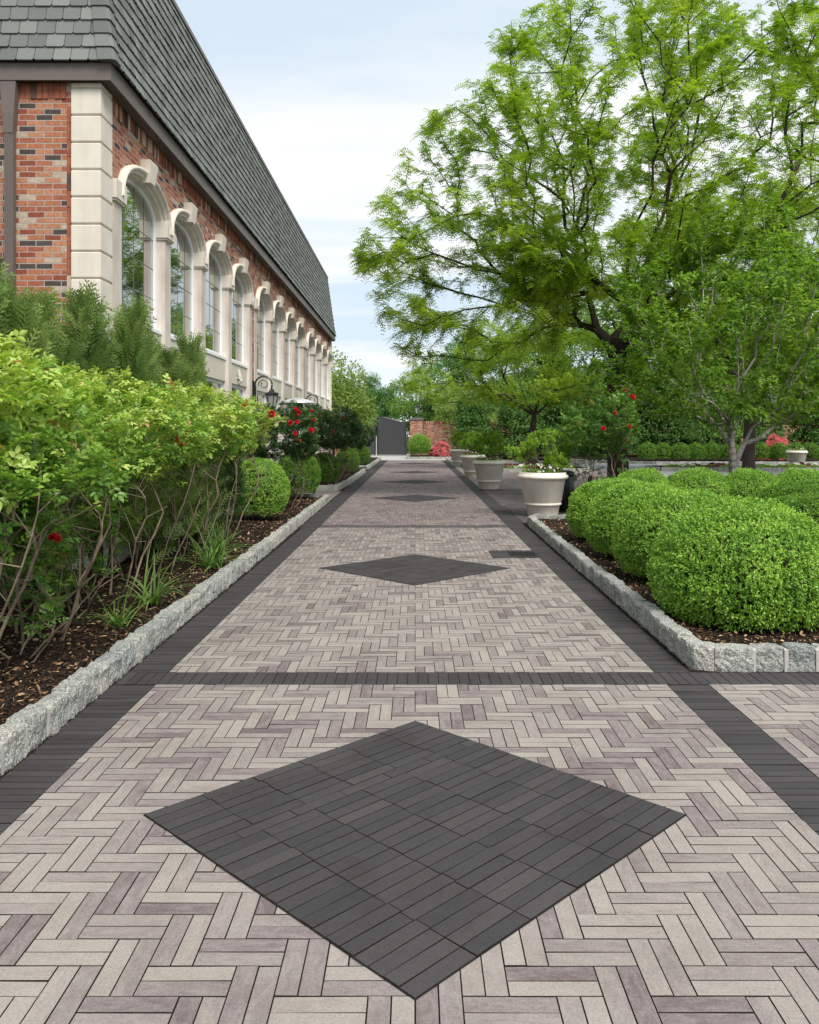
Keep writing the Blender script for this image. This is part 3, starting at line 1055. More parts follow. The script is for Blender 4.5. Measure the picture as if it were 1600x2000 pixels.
# ------------------------------------------------------------------ cherry tree
g = np.random.default_rng(5)
lc = [(0, 0, 4.3, 3.5, 3.2, 2.4), (-1.8, 0, 3.4, 2.0, 2.0, 1.2), (2.2, 0, 3.9, 2.3, 2.3, 1.8), (0.2, 0, 6.4, 1.6, 1.6, 1.6)]
pts = ellipsoid_pts(900, lc, g, 0.5, 1.3, -0.35, 2.0)
T3 = [((0, 0, -0.1), -1), ((-0.04, 0, 0.5), 0), ((-0.08, 0, 1.0), 1), ((-0.12, 0, 1.45), 2), ((-0.12, 0, 1.7), 3)]
A, par, tips, D = grow(T3, pts, 0.55, 0.4, 0.06, g)
rad = radii(par, len(A), 0.0065, 2.2, 0.115)
rad[:3] = [0.15, 0.125, 0.12]
cwood = skeleton_mesh('trunk', A, par, rad, 7)
thin = np.where(rad < 0.016)[0]
sel = np.concatenate([np.repeat(tips, 22), g.choice(thin, 9000)])
m_ = len(sel)
dirs = D[sel] * 0.5 + unit(g.normal(size=(m_, 3)) * np.array([1, 1, 0.35])) * 0.8
bp = A[sel] - D[sel] * (g.random(m_) * 0.4)[:, None] + g.normal(size=(m_, 3)) * 0.05
nn = np.tile([0, 0, 1.0], (m_, 1)) + g.normal(size=(m_, 3)) * 0.4
V, F, T = leaves(bp, dirs, nn, 0.11 + 0.05 * g.random(m_), 0.050 + 0.018 * g.random(m_), np.clip(0.5 + 0.25 * noise3(A[sel], 1.4) + g.normal(size=m_) * 0.17, 0, 1), 'leaf', 0.2, 0.35)
ccrown = mesh_np('crown', V, F, T)
t = thing('cherry_tree', 'slender grey barked cherry tree with layered light green leaves rising behind the boxwoods', 'tree', (7.95, 20.5, 0.03))
obj('trunk', cwood, M['cherry_bark'], t)
obj('crown', ccrown, M['cherry'], t)
mb = MB()
hp = []
for k in range(150):
    a = k * 0.42
    z = 0.25 + k * 0.0105
    cx = np.interp(z, [0, 0.5, 1.0, 1.45, 1.8], [0, -0.04, -0.08, -0.12, -0.12])
    r_ = np.interp(z, [0, .5, 1.0, 1.8], [0.155, 0.135, 0.128, 0.123])
    hp.append((cx + r_ * math.cos(a), r_ * math.sin(a), z))
mb.tube(hp, 0.004, 4)
obj('light_wire', mb, M['green_wire'], t)

# ------------------------------------------------------------------ generic far trees
def far_tree_mesh(seed, w_, h, hb, n, leaf, trunk_r=0.2, clumps=34):
    g = np.random.default_rng(seed)
    cl = ellipsoid_pts(clumps, [(0, 0, hb + (h - hb) * .52, w_ * .78, w_ * .78, (h - hb) * .5)], g, 0.75)
    if hb < 0.5:
        q = g.random(clumps)
        a = g.random(clumps) * 2 * math.pi
        cl = np.column_stack([np.cos(a) * w_ * .8 * (1 - q * .5), np.sin(a) * w_ * .8 * (1 - q * .5), 0.35 + q * (h - .9)])
    cr = (0.16 + 0.16 * g.random(clumps)) * w_ * 1.25
    k = g.integers(0, clumps, n)
    d = rand_dirs(n, g)
    d[:, 2] = np.abs(d[:, 2]) * 1.1 - 0.35
    d = unit(d)
    p = cl[k] + d * (cr[k] * (0.80 + 0.35 * g.random(n)))[:, None] * np.array([1.15, 1.15, 0.75])
    p += g.normal(size=(n, 3)) * 0.04 * w_
    dirs = d * 0.6 + g.normal(size=(n, 3)) * 0.5
    dirs[:, 2] -= 0.25
    V, F, T = leaves(p, dirs, d + g.normal(size=(n, 3)) * .5, leaf * (0.7 + 0.7 * g.random(n)), leaf * 0.55, np.clip(g.random(clumps)[k] * 0.6 + 0.4 * g.random(n), 0, 1), 'quad')
    crown = mesh_np('crown', V, F, T)
    st = [((0, 0, -0.1), -1), ((0, 0, hb * .5), 0), ((0, 0, max(hb, 0.6)), 1)]
    A, par, tips, D = grow(st, cl, 0.5, 0.8, 0.05, g)
    rad = radii(par, len(A), trunk_r * 0.2, 2.2, trunk_r)
    rad[:3] = trunk_r
    return skeleton_mesh('trunk', A, par, rad, 5), crown
FT = {
    'a': far_tree_mesh(21, 4.2, 11, 2.2, 17000, 0.26, 0.22),
    'b': far_tree_mesh(22, 3.6, 12, 2.0, 17000, 0.24, 0.20),
    'c': far_tree_mesh(23, 2.6, 5.2, 1.0, 14000, 0.16, 0.10, 40),
    's': far_tree_mesh(24, 2.5, 7.5, 0.3, 22000, 0.24, 0.15, 80),
}
def ftree(kind, mat, name, label, x, y, s=1.0, rz=0.0, grp='trees beyond the garden wall', sz=None):
    t = thing(name, label, 'tree', (x, y, 0), grp, rz, (s, s, sz or s))
    w_, c_ = FT[kind]
    tr = obj('trunk', w_, M['bark'], t)
    cr = bpy.data.objects.new('crown', c_)
    COL.objects.link(cr)
    cr.parent = t
    if len(c_.materials) == 0:
        c_.materials.append(M[mat])
    cr.material_slots[0].link = 'OBJECT'
    cr.material_slots[0].material = M[mat]
    return t
ftree('c', 'tree_c', 'dogwood_tree', 'yellowish green small tree just past the far end of the brick building', -5.5, 47, 1.12, 0.3, 'small trees by the gate')
ftree('c', 'tree_c', 'dogwood_tree', 'pale green small tree leaning over the left leaf of the gate', -5.6, 57, 0.98, 1.7, 'small trees by the gate')
ftree('c', 'tree_c', 'dogwood_tree', 'pale leafy small tree over the brick wall right of the gate pillar', 4.6, 71.5, 1.12, 2.9, 'small trees by the gate')
tl = [
 ('b', 'tree_b', -10.5, 92, 0.72, 'rounded bluish green tree beyond the gate, left end above the patio heater'),
 ('b', 'tree_b', -4.8, 98, 0.70, 'bluish green tree showing directly over the closed gate leaf'),
 ('a', 'tree_a', 0.6, 94, 0.83, 'broad mid green tree beyond the gate pillar lamp'),
 ('b', 'tree_b', 5.5, 88, 0.98, 'dense green tree behind the lower locust crown, first right of the pillar'),
 ('a', 'tree_a', 11.5, 86, 1.12, 'full light green tree filling the space between the two locust trunks'),
 ('a', 'tree_a', 17.5, 84, 1.25, 'tall light green tree seen through the middle of the largest locust'),
 ('b', 'tree_b', 24.0, 82, 1.30, 'tall deep green tree behind the cherry tree crown'),
 ('a', 'tree_a', 30.5, 80, 1.32, 'tall light green tree at the right side above the far right pot'),
 ('a', 'tree_c', 38.0, 82, 1.35, 'yellowish green tall tree at the right edge of the view'),
]
for i, (k, mt, x, y, s, lab) in enumerate(tl):
    ftree(k, mt, 'broadleaf_tree', lab, x, y, s, i * 1.1)
g = np.random.default_rng(77)
n = 60000
nc = 260
cc = np.column_stack([g.uniform(-60, 110, nc), g.uniform(108, 122, nc), g.uniform(0.5, 6.5, nc)])
k = g.integers(0, nc, n)
d = rand_dirs(n, g)
p = cc[k] + d * (1.6 + 1.4 * g.random((n, 1)))
p[:, 2] = np.abs(p[:, 2])
V, F, T = leaves(p, d + g.normal(size=(n, 3)) * .6, d, 0.5, 0.34, np.clip(g.random(nc)[k] * .6 + .4 * g.random(n), 0, 1), 'quad')
tag(obj('distant_woodland', mesh_np('distant_woodland', V, F, T), M['tree_b']), kind='stuff')
sl = [(4.7, 66.0, .66, 'lowest dark screening shrub behind the farthest pot against the brick wall'),
      (8.2, 64.5, .72, 'dark green screening shrub behind the cream pots, leftmost of the tall shrubs'),
      (11.8, 65.5, .80, 'tall leafy screening shrub second from the left behind the rose bush'),
      (15.2, 64.0, .85, 'tall leafy screening shrub left of the thin trunked tree'),
      (18.6, 64.5, .84, 'tall leafy screening shrub right behind the thin trunked tree'),
      (22.0, 64.5, .88, 'tall leafy screening shrub behind the cherry trunk'),
      (25.6, 64.0, .95, 'tall leafy screening shrub left of the pink azalea'),
      (31.2, 63.5, .95, 'tall leafy screening shrub behind the far right pot'),
      (34.8, 63.5, 1.0, 'tall leafy screening shrub at the right edge beside the brick wall')]
for i, (x, y, s, lab) in enumerate(sl):
    t = ftree('s', 'screen', 'screening_shrub', lab, x, y, s, i * 0.9, 'tall screening shrubs along the wall')
    t['category'] = 'shrub'
for i, (x, y, s, lab) in enumerate([(9.4, 51.9, 0.42, 'little round headed tree in the small kerbed island'), (13.3, 55, 0.5, 'little multi stemmed tree left of the clipped boxwood row')]):
    ftree('c', 'screen', 'ornamental_tree', lab, x, y, s, i + 0.4, 'little trees in the far beds')
ftree('c', 'tree_a', 'young_tree', 'thin trunked young tree rising out of the clipped boxwood row', 19.6, 55.5, 1.0, 0.8, 'little trees in the far beds', 1.5)

# ------------------------------------------------------------------ boxwoods
def boxwood_mesh(seed, r_, h, n, ls, lw, lump=0.06, base_in=0.82, tuft=6):
    g = np.random.default_rng(seed)
    ee = 2.12 if seed == 31 else 2.2
    d = rand_dirs(n * 2, g)
    d = d[d[:, 2] > -0.45][:n]
    n = len(d)
    # squat dome: superellipsoid
    e = 2.35
    e = ee
    k = (np.abs(d[:, 0]) ** e + np.abs(d[:, 1]) ** e + np.abs(d[:, 2]) ** e) ** (-1 / e)
    lum = 1 + lump * noise3(d, 2.6, seed) + lump * 0.6 * noise3(d, 6.5, seed + 2) + 0.028 * noise3(d, 19, seed + 5) + 0.018 * noise3(d, 37, seed + 6)
    p = d * (k * lum)[:, None] * np.array([r_, r_, h * 0.60])
    zc = h * 0.42
    low = np.clip((-p[:, 2]) / (h * .4), 0, 1)
    p[:, :2] *= (1 - (1 - base_in) * low)[:, None]
    p[:, 2] += zc
    nr = unit(d * np.array([1 / r_, 1 / r_, 1 / (h * .6)]))
    depth = g.random(n) ** 1.6 * 0.13
    p -= nr * depth[:, None] * r_
    sprig = unit(nr * 0.9 + g.normal(size=(n, 3)) * 0.35 + np.array([0, 0, 0.30]))
    parts = []
    clump = noise3(p, 7.0 / r_, seed)
    tb = 0.36 + 0.22 * clump + g.normal(size=n) * 0.10
    for q in range(tuft):
        dv = unit(sprig * 0.55 + g.normal(size=(n, 3)) * 0.55)
        b_ = p + sprig * (ls * 0.35 * q)
        tt = np.clip(tb + 0.07 * q + g.normal(size=n) * 0.07, 0, 1)
        parts.append(leaves(b_, dv, nr + g.normal(size=(n, 3)) * .4, ls * (0.8 + 0.4 * g.random(n)), lw, tt, 'quad'))
    V, F, T = merge(parts)
    # dark inner dome: twig brown, with shade between leaf tufts painted in
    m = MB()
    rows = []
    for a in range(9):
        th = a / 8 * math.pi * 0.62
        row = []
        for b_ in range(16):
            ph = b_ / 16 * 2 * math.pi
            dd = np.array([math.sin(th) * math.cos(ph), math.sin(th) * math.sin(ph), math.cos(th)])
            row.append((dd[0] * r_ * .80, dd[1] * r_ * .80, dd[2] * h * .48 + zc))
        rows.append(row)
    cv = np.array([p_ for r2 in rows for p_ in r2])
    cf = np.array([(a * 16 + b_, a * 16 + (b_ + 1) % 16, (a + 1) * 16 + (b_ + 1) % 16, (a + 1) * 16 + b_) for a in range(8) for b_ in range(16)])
    core = mesh_np('shade_core', cv, cf, smooth=True)
    core.materials.append(M['twig_shade'])
    return mesh_np('boxwood', V, F, T), core
BX_NEAR = boxwood_mesh(31, 0.85, 1.12, 18000, 0.023, 0.013, 0.045, 0.86)
BX_MID = boxwood_mesh(32, 0.78, 1.10, 13000, 0.025, 0.015, 0.05, 0.84)
BX_SM = boxwood_mesh(33, 0.56, 1.2, 8000, 0.022, 0.013, 0.05, 0.75)
BX_FAR = boxwood_mesh(34, 0.5, 0.95, 1600, 0.05, 0.03, 0.05, 0.85, 4)
def boxwood(me, mat, label, x, y, z=0.08, s=1.0, rz=0.0, grp=None, sz=None):
    me, core = me
    o = bpy.data.objects.new('boxwood', me)
    COL.objects.link(o)
    obj('shade_core', core, None, o)
    if not me.materials:
        me.materials.append(M[mat])
    o.material_slots[0].link = 'OBJECT'
    o.material_slots[0].material = M[mat]
    o.location = (x, y, z)
    o.scale = (s, s, sz or s)
    o.rotation_euler.z = rz
    return tag(o, label, 'boxwood', grp)
gr = 'round boxwoods in the right bed'
boxwood(BX_NEAR, 'box', 'biggest nearest round boxwood beside the granite kerb corner at right', 3.14, 7.86, -0.04, 1.03, 0, gr, 1.04)
boxwood(BX_MID, 'box', 'second boxwood from the front along the path, just behind the nearest one', 3.16, 9.80, 0.04, .97, 0.6, gr, 0.98)
boxwood(BX_MID, 'box', 'third boxwood from the front along the path in the right bed', 3.16, 11.50, 0.06, .95, 2.1, gr, 0.94)
boxwood(BX_MID, 'box', 'farthest boxwood of the path side row, next to the nearest cream pot', 3.22, 13.25, 0.06, .95, 3.3, gr, 0.91)
boxwood(BX_MID, 'box', 'boxwood top peeking up under the rose bush stems', 4.15, 15.2, 0.06, .72, 4.3, gr, 0.97)
boxwood(BX_MID, 'box', 'rear boxwood mound midway between the rose bush and the cherry trunk', 5.2, 15.3, 0.06, .82, 5.3, gr, 0.97)
boxwood(BX_MID, 'box', 'rear boxwood mound just left of the cherry trunk', 6.15, 15.2, 0.06, .72, 0.3, gr, 0.97)
boxwood(BX_MID, 'box', 'rear boxwood mound right of the cherry trunk below the far right pot', 7.15, 15.2, 0.06, .84, 1.4, gr, 0.97)
boxwood(BX_MID, 'box', 'rearmost boxwood mound cut off by the right edge', 8.45, 15.6, 0.06, .85, 2.4, gr, 0.97)
boxwood(BX_MID, 'box_dark', 'deeper green boxwood at the right edge behind the nearest one', 5.2, 10.6, 0.06, 1.05, 3.0, gr, .87)
boxwood(BX_MID, 'box_dark', 'deeper green boxwood at the right edge in the middle of the bed', 5.9, 12.4, 0.06, 1.03, 3.9, gr, .92)
gl_ = 'round boxwoods in the left beds'
boxwood(BX_SM, 'box', 'nearest left boxwood, bright green ball beside the bare rose canes', -3.13, 16.6, 0.07, 1.02, 0, gl_)
boxwood(BX_SM, 'box_dark', 'dark green ball under the red rose bush', -3.12, 22.0, 0.07, 1.0, 1, gl_, 1.08)
boxwood(BX_SM, 'box_dark', 'green ball at the front of the second left bed', -3.08, 28.0, 0.07, .92, 2, gl_)
boxwood(BX_SM, 'box_dark', 'green ball near the far end of the second left bed', -2.98, 36.5, 0.07, .92, 3, gl_)
boxwood(BX_SM, 'box_dark', 'small distant green ball in the farthest left bed', -3.05, 46.0, 0.07, .95, 4, gl_)
boxwood(BX_SM, 'box', 'round boxwood standing against the brick wall right of the gate', 0.32, 62.5, 0.08, 1.5, 5, None, 1.42)
xs = np.linspace(15.0, 25.6, 11)
words = ['first', 'second', 'third', 'fourth', 'fifth', 'sixth', 'seventh', 'eighth', 'ninth', 'tenth', 'eleventh']
for i, x in enumerate(xs):
    boxwood(BX_FAR, 'box_dark', f'clipped boxwood {words[i]} from the left in the far row behind the pavement', float(x), 53.6 + 0.2 * math.sin(i * 2.1), 0.09, 1.14, i * 1.3, 'row of clipped boxwoods in the far bed')

# ------------------------------------------------------------------ rose bushes
def bloom_mesh(seed, r_, mat, n=26):
    g = np.random.default_rng(seed)
    d = rand_dirs(n, g)
    d[:, 2] = np.abs(d[:, 2]) * 0.9 + 0.1
    d = unit(d)
    b_ = d * 0.15 * r_
    V, F, T = leaves(b_, d, g.normal(size=(n, 3)), r_ * 1.1, r_ * 1.1, np.clip(g.random(n), 0, 1), 'leaf', 0.35)
    me = mesh_np('bloom', V, F, T)
    me.materials.append(mat)
    return me
BLOOM = bloom_mesh(1, 0.055, M['petal_red'])
BLOOM_S = bloom_mesh(3, 0.038, M['petal_red'])

def rose_meshes(seed, lobes, base_spread, npts, z0, leafsz, perleaf, rmax=0.02, nf=1.8, tintb=0.5, tintz=0.0, low=0):
    """canes from the ground arching into a leafy top"""
    g = np.random.default_rng(seed)
    Vs, Cs, tipsP, tipsD = [], [], [], []
    parts_w = []
    pts = ellipsoid_pts(npts, lobes, g, 0.6, nf, -0.4, z0)
    ncane = 6
    nleafy = len(pts)
    pts = np.concatenate([pts, ellipsoid_pts(int(npts * .24), [(0.05, 0, z0 * 0.95, lobes[0][3] * .8, lobes[0][4] * .8, z0 * .42)], g, 0.4)])
    ang = np.arctan2(pts[:, 1], pts[:, 0])
    which = ((ang + math.pi) / (2 * math.pi) * ncane).astype(int) % ncane
    Vw, Fw, off = [], [], 0
    mesh_parts = []
    allA, allD, allr, alltips = [], [], [], []
    for c_ in range(ncane):
        a = (c_ + .5) / ncane * 2 * math.pi - math.pi
        sub = pts[which == c_]
        if len(sub) < 2:
            continue
        b0 = np.array([math.cos(a) * base_spread * g.uniform(.3, 1), math.sin(a) * base_spread * g.uniform(.3, 1), -0.03])
        lean = np.array([math.cos(a), math.sin(a), 0]) * 0.10
        st = [((0, 0, -0.07), -1), (tuple(b0), 0)]
        for q in range(1, 5):
            zz = z0 * q / 4.6
            st.append((tuple(b0 + lean * q + np.array([g.normal() * .022, g.normal() * .022, zz])), q))
        A, par, tips, D = grow(st, sub, 0.35, 0.13, 0.009, g, 0.5)
        rad = radii(par, len(A), 0.0028, 2.3, rmax)
        for q in range(len(st)):
            rad[q] = max(rad[q], rmax * (1 - 0.08 * q) * g.uniform(.6, 1))
        mesh_parts.append((A, par, rad))
        allA.append(A); allD.append(D); allr.append(rad)
        alltips.append(tips + sum(len(x_) for x_ in allA[:-1]))
    # wood
    V, F, o_ = [], [], 0
    for A, par, rad in mesh_parts:
        me = skeleton_mesh('tmp', A, par, rad, 5)
        nv = len(me.vertices)
        co = np.empty(nv * 3, dtype=np.float32)
        me.vertices.foreach_get('co', co)
        f_ = np.empty(len(me.loops), dtype=np.int32)
        me.loops.foreach_get('vertex_index', f_)
        V.append(co.reshape(-1, 3)); F.append(f_.reshape(-1, 4) + o_)
        o_ += nv
        bpy.data.meshes.remove(me)
    wood = mesh_np('canes', np.concatenate(V), np.concatenate(F), smooth=True)
    A = np.concatenate(allA); D = np.concatenate(allD); rad = np.concatenate(allr); tips = np.concatenate(alltips)
    leafz = np.quantile(A[tips][:, 2], 0.30) if z0 > 0.5 else 0
    tips = tips[(A[tips][:, 2] > leafz) | (g.random(len(tips)) < 0.12)]
    thin = np.where(rad < 0.0075)[0]
    thin = thin[A[thin, 2] > max(leafz, z0 * 0.9)]
    sel = np.concatenate([np.repeat(tips, perleaf), g.choice(thin, size=len(tips) * perleaf // 2)])
    m_ = len(sel)
    dirs = D[sel] * 0.35 + unit(g.normal(size=(m_, 3)) * np.array([1, 1, .5])) + np.array([0, 0, 0.15])
    bp = A[sel] - D[sel] * (g.random(m_) * 0.12)[:, None] + g.normal(size=(m_, 3)) * 0.02
    zr = A[sel][:, 2]
    tt = tintb + tintz * (zr - zr.mean()) + 0.22 * noise3(A[sel], 2.5, seed) + g.normal(size=m_) * 0.17
    # five leaflets: one end, two pairs
    d = unit(dirs)
    up = np.tile([0, 0, 1.0], (m_, 1)) + g.normal(size=(m_, 3)) * 0.35
    s = unit(np.cross(d, up))
    nn = np.cross(s, d)
    L_ = leafsz * (0.75 + 0.5 * g.random(m_))
    ln = L_ * 1.9
    parts = []
    tt = np.clip(tt, 0, 0.93)
    tt[g.random(m_) < 0.018] = 1.0
    parts.append(leaves(bp + d * ln[:, None], d, nn, L_ * 1.1, L_ * 0.62, tt, 'leaf', 0.22, 0.15))
    for t_, sc2 in ((0.85, 1.0), (0.40, 0.85)):
        for sg in (-1, 1):
            parts.append(leaves(bp + d * (ln * t_)[:, None], d * 0.55 + s * sg, nn, L_ * sc2, L_ * .58 * sc2, tt, 'leaf', 0.22, 0.15))
    V, F, T = merge(parts)
    fol = mesh_np('foliage', V, F, T)
    return wood, fol, A[tips]

RW = {}
RW['n1'] = rose_meshes(41, [(0, 0, 1.80, 0.85, 1.0, 0.55), (0.35, 0.2, 1.35, 0.65, 0.85, 0.35)], 0.40, 260, 1.05, 0.052, 9, 0.012, 1.8, 0.68, 0.42)
RW['n2'] = rose_meshes(42, [(0, 0, 1.75, 0.85, 1.05, 0.52), (0.3, -0.3, 1.45, 0.7, 0.7, 0.35)], 0.42, 260, 1.1, 0.046, 9, 0.012, 1.7, 0.70, 0.42)
RW['low'] = rose_meshes(45, [(0, 0, 0.95, 0.42, 0.5, 0.32)], 0.2, 60, 0.45, 0.038, 7, 0.012, 1.8, 0.30, 0.2)
RW['d'] = rose_meshes(43, [(0, 0, 1.75, 0.88, 1.1, 0.85), (0, 0, 1.1, 0.6, 0.8, 0.45)], 0.35, 330, 0.65, 0.045, 12, 0.018, 1.8, 0.42, 0.12)
RW['r'] = rose_meshes(44, [(0, 0, 1.9, 0.72, 0.7, 0.75), (0, 0, 1.1, 0.55, 0.5, 0.4)], 0.22, 260, 0.75, 0.045, 9, 0.022, 1.9, 0.42, 0.15)
def rose(kind, mat, label, loc, rz=0, s=1.0, nbloom=0, grp=None, seed=0, side=None, blooms=None):
    w_, f_, tp = RW[kind]
    t = thing('rose_bush', label, 'rose bush', loc, grp, rz, (s, s, s))
    obj('canes', w_, M['cane'], t)
    fo = bpy.data.objects.new('foliage', f_)
    COL.objects.link(fo)
    fo.parent = t
    if not f_.materials:
        f_.materials.append(M[mat])
    fo.material_slots[0].link = 'OBJECT'
    fo.material_slots[0].material = M[mat]
    rr = random.Random(seed)
    # blooms sit on shoot tips that face the path / the viewer
    ca, sa = math.cos(rz), math.sin(rz)
    best = sorted(range(len(tp)), key=lambda i: -((tp[i][0] * ca - tp[i][1] * sa) * 0.7 - (tp[i][0] * sa + tp[i][1] * ca) * 0.9 + tp[i][2] * 0.4 + rr.uniform(0, 2.6)))
    if kind == 'r':
        front = [i for i in range(len(tp)) if tp[i][1] < 0.1]
        best = rr.sample(front, nbloom)
    for k in range(nbloom):
        b_ = bpy.data.objects.new('bloom', BLOOM if rr.random() < 0.6 else BLOOM_S)
        COL.objects.link(b_)
        b_.parent = t
        q = tp[best[k]]
        out = Vector((ca * 0.05 + -sa * 0.08 * -1, -sa * 0.05 - ca * 0.08, 0.03))
        b_.location = (q[0] + out.x, q[1] + out.y, q[2] + out.z)
        b_.rotation_euler = (rr.uniform(0.4, 1.3), rr.uniform(-.5, .5), rr.uniform(-1, 1) - rz)
        b_.scale = [rr.uniform(0.8, 1.15)] * 3
    return t
gn = 'light green roses along the left kerb'
rose('n1', 'rose', 'nearest light green rose bush at the left edge with tall pale shoots', (-3.12, 5.5, 0.1), 0.0, 1.02, 0, gn, 1)
rose('n2', 'rose', 'second light green rose bush from the left edge, above the mulch chips', (-3.22, 7.0, 0.1), 0.2, 1.0, 0, gn, 2)
rose('n1', 'rose', 'third light green rose bush, bare canes over the first strap leaf tuft', (-3.22, 8.5, 0.1), 2.2, 1.0, 0, gn, 3)
rose('n2', 'rose', 'fourth light green rose bush with orange tinged tips, middle of the row', (-3.25, 9.9, 0.1), 3.3, 1.0, 1, gn, 4)
rose('n1', 'rose', 'fifth light green rose bush with a single red bloom on top', (-3.22, 11.4, 0.1), 4.1, 1.02, 1, gn, 5)
rose('n2', 'rose', 'last light green rose bush with a cluster of red blooms, before the first boxwood', (-3.15, 13.2, 0.1), 5.0, 1.03, 5, gn, 6)
rose('low', 'rose', 'low dark leaved rose shoot hanging over the mulch at the left edge', (-3.05, 6.3, 0.1), 0.0, 1.0, 1, gn, 16)
rose('low', 'rose', 'low leafy rose shoot inside the canes, second from the left edge', (-3.30, 7.7, 0.1), 1.5, 1.15, 0, gn, 17)
rose('low', 'rose', 'taller low shoot at the very left edge in front of the bare canes', (-3.45, 7.0, 0.1), 3.0, 1.35, 0, gn, 18)
gd = 'dark green red flowering roses on the left'
rose('d', 'rose_dark', 'large dark green rose bush full of red blooms above the second boxwood', (-3.15, 19.4, 0.1), 0.4, .98, 10, gd, 7)
rose('d', 'rose_dark', 'dark green rose bush behind the fullest one, at the head of the second left bed', (-3.02, 27.8, 0.1), 1.6, 1.08, 7, gd, 8)
rose('d', 'rose_dark', 'dark rose bush in the middle of the second left bed with few blooms', (-3.00, 32.0, 0.1), 2.8, 1.04, 4, gd, 9)
rose('d', 'rose_dark', 'dark rose bush at the far end of the second left bed', (-3.0, 38.0, 0.1), 3.6, .95, 2, gd, 10)
rose('d', 'rose_dark', 'farthest dark rose bush on the left, close to the gate', (-3.3, 48.5, 0.1), 4.8, .90, 1, gd, 11)
rose('r', 'rose_mid', 'upright rose bush with bare lower stems between the nearest pot and the cherry tree', (4.05, 18.3, 0.05), 0.2, 1.08, 6, None, 12)

# ------------------------------------------------------------------ thuja row
def thuja_mesh(seed, h, r_, n):
    g = np.random.default_rng(seed)
    # several leaders
    nl = 7
    la = g.random(nl) * 2 * math.pi
    lr = r_ * 0.55 * np.sqrt(g.random(nl))
    lh = h * (0.72 + 0.28 * g.random(nl))
    k = g.integers(0, nl, n)
    t = g.random(n) ** 0.50
    z = 0.1 + t * (lh[k] - 0.1)
    rr = r_ * 0.75 * (1 - t) ** 0.75 * np.sqrt(g.random(n)) + 0.03
    a = g.random(n) * 2 * math.pi
    p = np.stack([np.cos(la[k]) * lr[k] * (0.6 + 0.6 * t) + np.cos(a) * rr, np.sin(la[k]) * lr[k] * (0.6 + 0.6 * t) + np.sin(a) * rr, z], 1)
    out = np.stack([np.cos(a), np.sin(a), np.full(n, 0.9) + t * 1.2], 1)
    d = unit(out + g.normal(size=(n, 3)) * 0.35)
    side = unit(np.cross(d, unit(g.normal(size=(n, 3)))))
    parts = []
    ln = 0.20 + 0.10 * g.random(n)
    tt = np.clip(0.5 + 0.25 * noise3(p, 3.0, seed) + g.normal(size=n) * 0.15, 0, 1)
    nn = np.cross(side, d)
    for q in range(5):
        f_ = (q + 0.4) / 5
        c_ = p + d * (ln * f_)[:, None]
        for sg in (-1, 1):
            parts.append(leaves(c_, d * 0.9 + side * sg * 0.8, nn, 0.095 * (1.15 - 0.6 * f_), 0.018, tt, 'quad'))
    parts.append(leaves(p, d, nn, ln * 1.15, 0.014, tt, 'quad'))
    V, F, T = merge(parts)
    fol = mesh_np('foliage', V, F, T)
    mb = MB()
    for i in range(nl):
        x_, y_ = math.cos(la[i]) * lr[i], math.sin(la[i]) * lr[i]
        mb.tube([(x_ * .2, y_ * .2, 0), (x_ * .6, y_ * .6, lh[i] * .3), (x_ * 1.0, y_ * 1.0, lh[i] * .7), (x_ * 1.2, y_ * 1.2, lh[i])], [0.03, 0.022, 0.012, 0.004], 5)
    return mb.mesh('stems'), fol
TH1, TH2 = thuja_mesh(51, 3.25, 0.85, 3600), thuja_mesh(52, 3.1, 0.8, 3600)
def thuja(k, label, x, y, s=1.0, rz=0, mat='thuja', sz=None):
    w_, f_ = (TH1, TH2)[k]
    t = thing('arborvitae', label, 'evergreen shrub', (x, y, 0.08), 'arborvitae along the brick building', rz, (s, s, sz or s))
    obj('stems', w_, M['bark'], t)
    fo = bpy.data.objects.new('foliage', f_)
    COL.objects.link(fo)
    fo.parent = t
    if not f_.materials:
        f_.materials.append(M[mat])
    fo.material_slots[0].link = 'OBJECT'
    fo.material_slots[0].material = M[mat]
thuja(0, 'feathery arborvitae at the left edge in front of the downspout', -4.15, 7.9, 1.03, 0)
thuja(1, 'feathery arborvitae in front of the brick beside the downspout', -4.05, 8.9, 1.0, 1.2)
thuja(0, 'feathery arborvitae with wispy tips in front of the pale corner pilaster', -3.72, 9.9, 1.0, 2.5)
thuja(1, 'feathery arborvitae under the first arched window', -3.62, 11.0, .94, 3.4)
thuja(0, 'feathery arborvitae with a spiky tip under the second arched window', -3.58, 11.9, .93, 4.4)
thuja(0, 'low dark evergreen added to darken the gap behind the last light green rose', -3.60, 15.1, .62, 1.1, 'thuja_dark', .50)  # added filler plant, makes the pale wall behind the canes read dark
thuja(1, 'small rounded darker evergreen at the end of the feathery row', -3.50, 13.3, .62, 5.4, 'thuja_dark', .90)

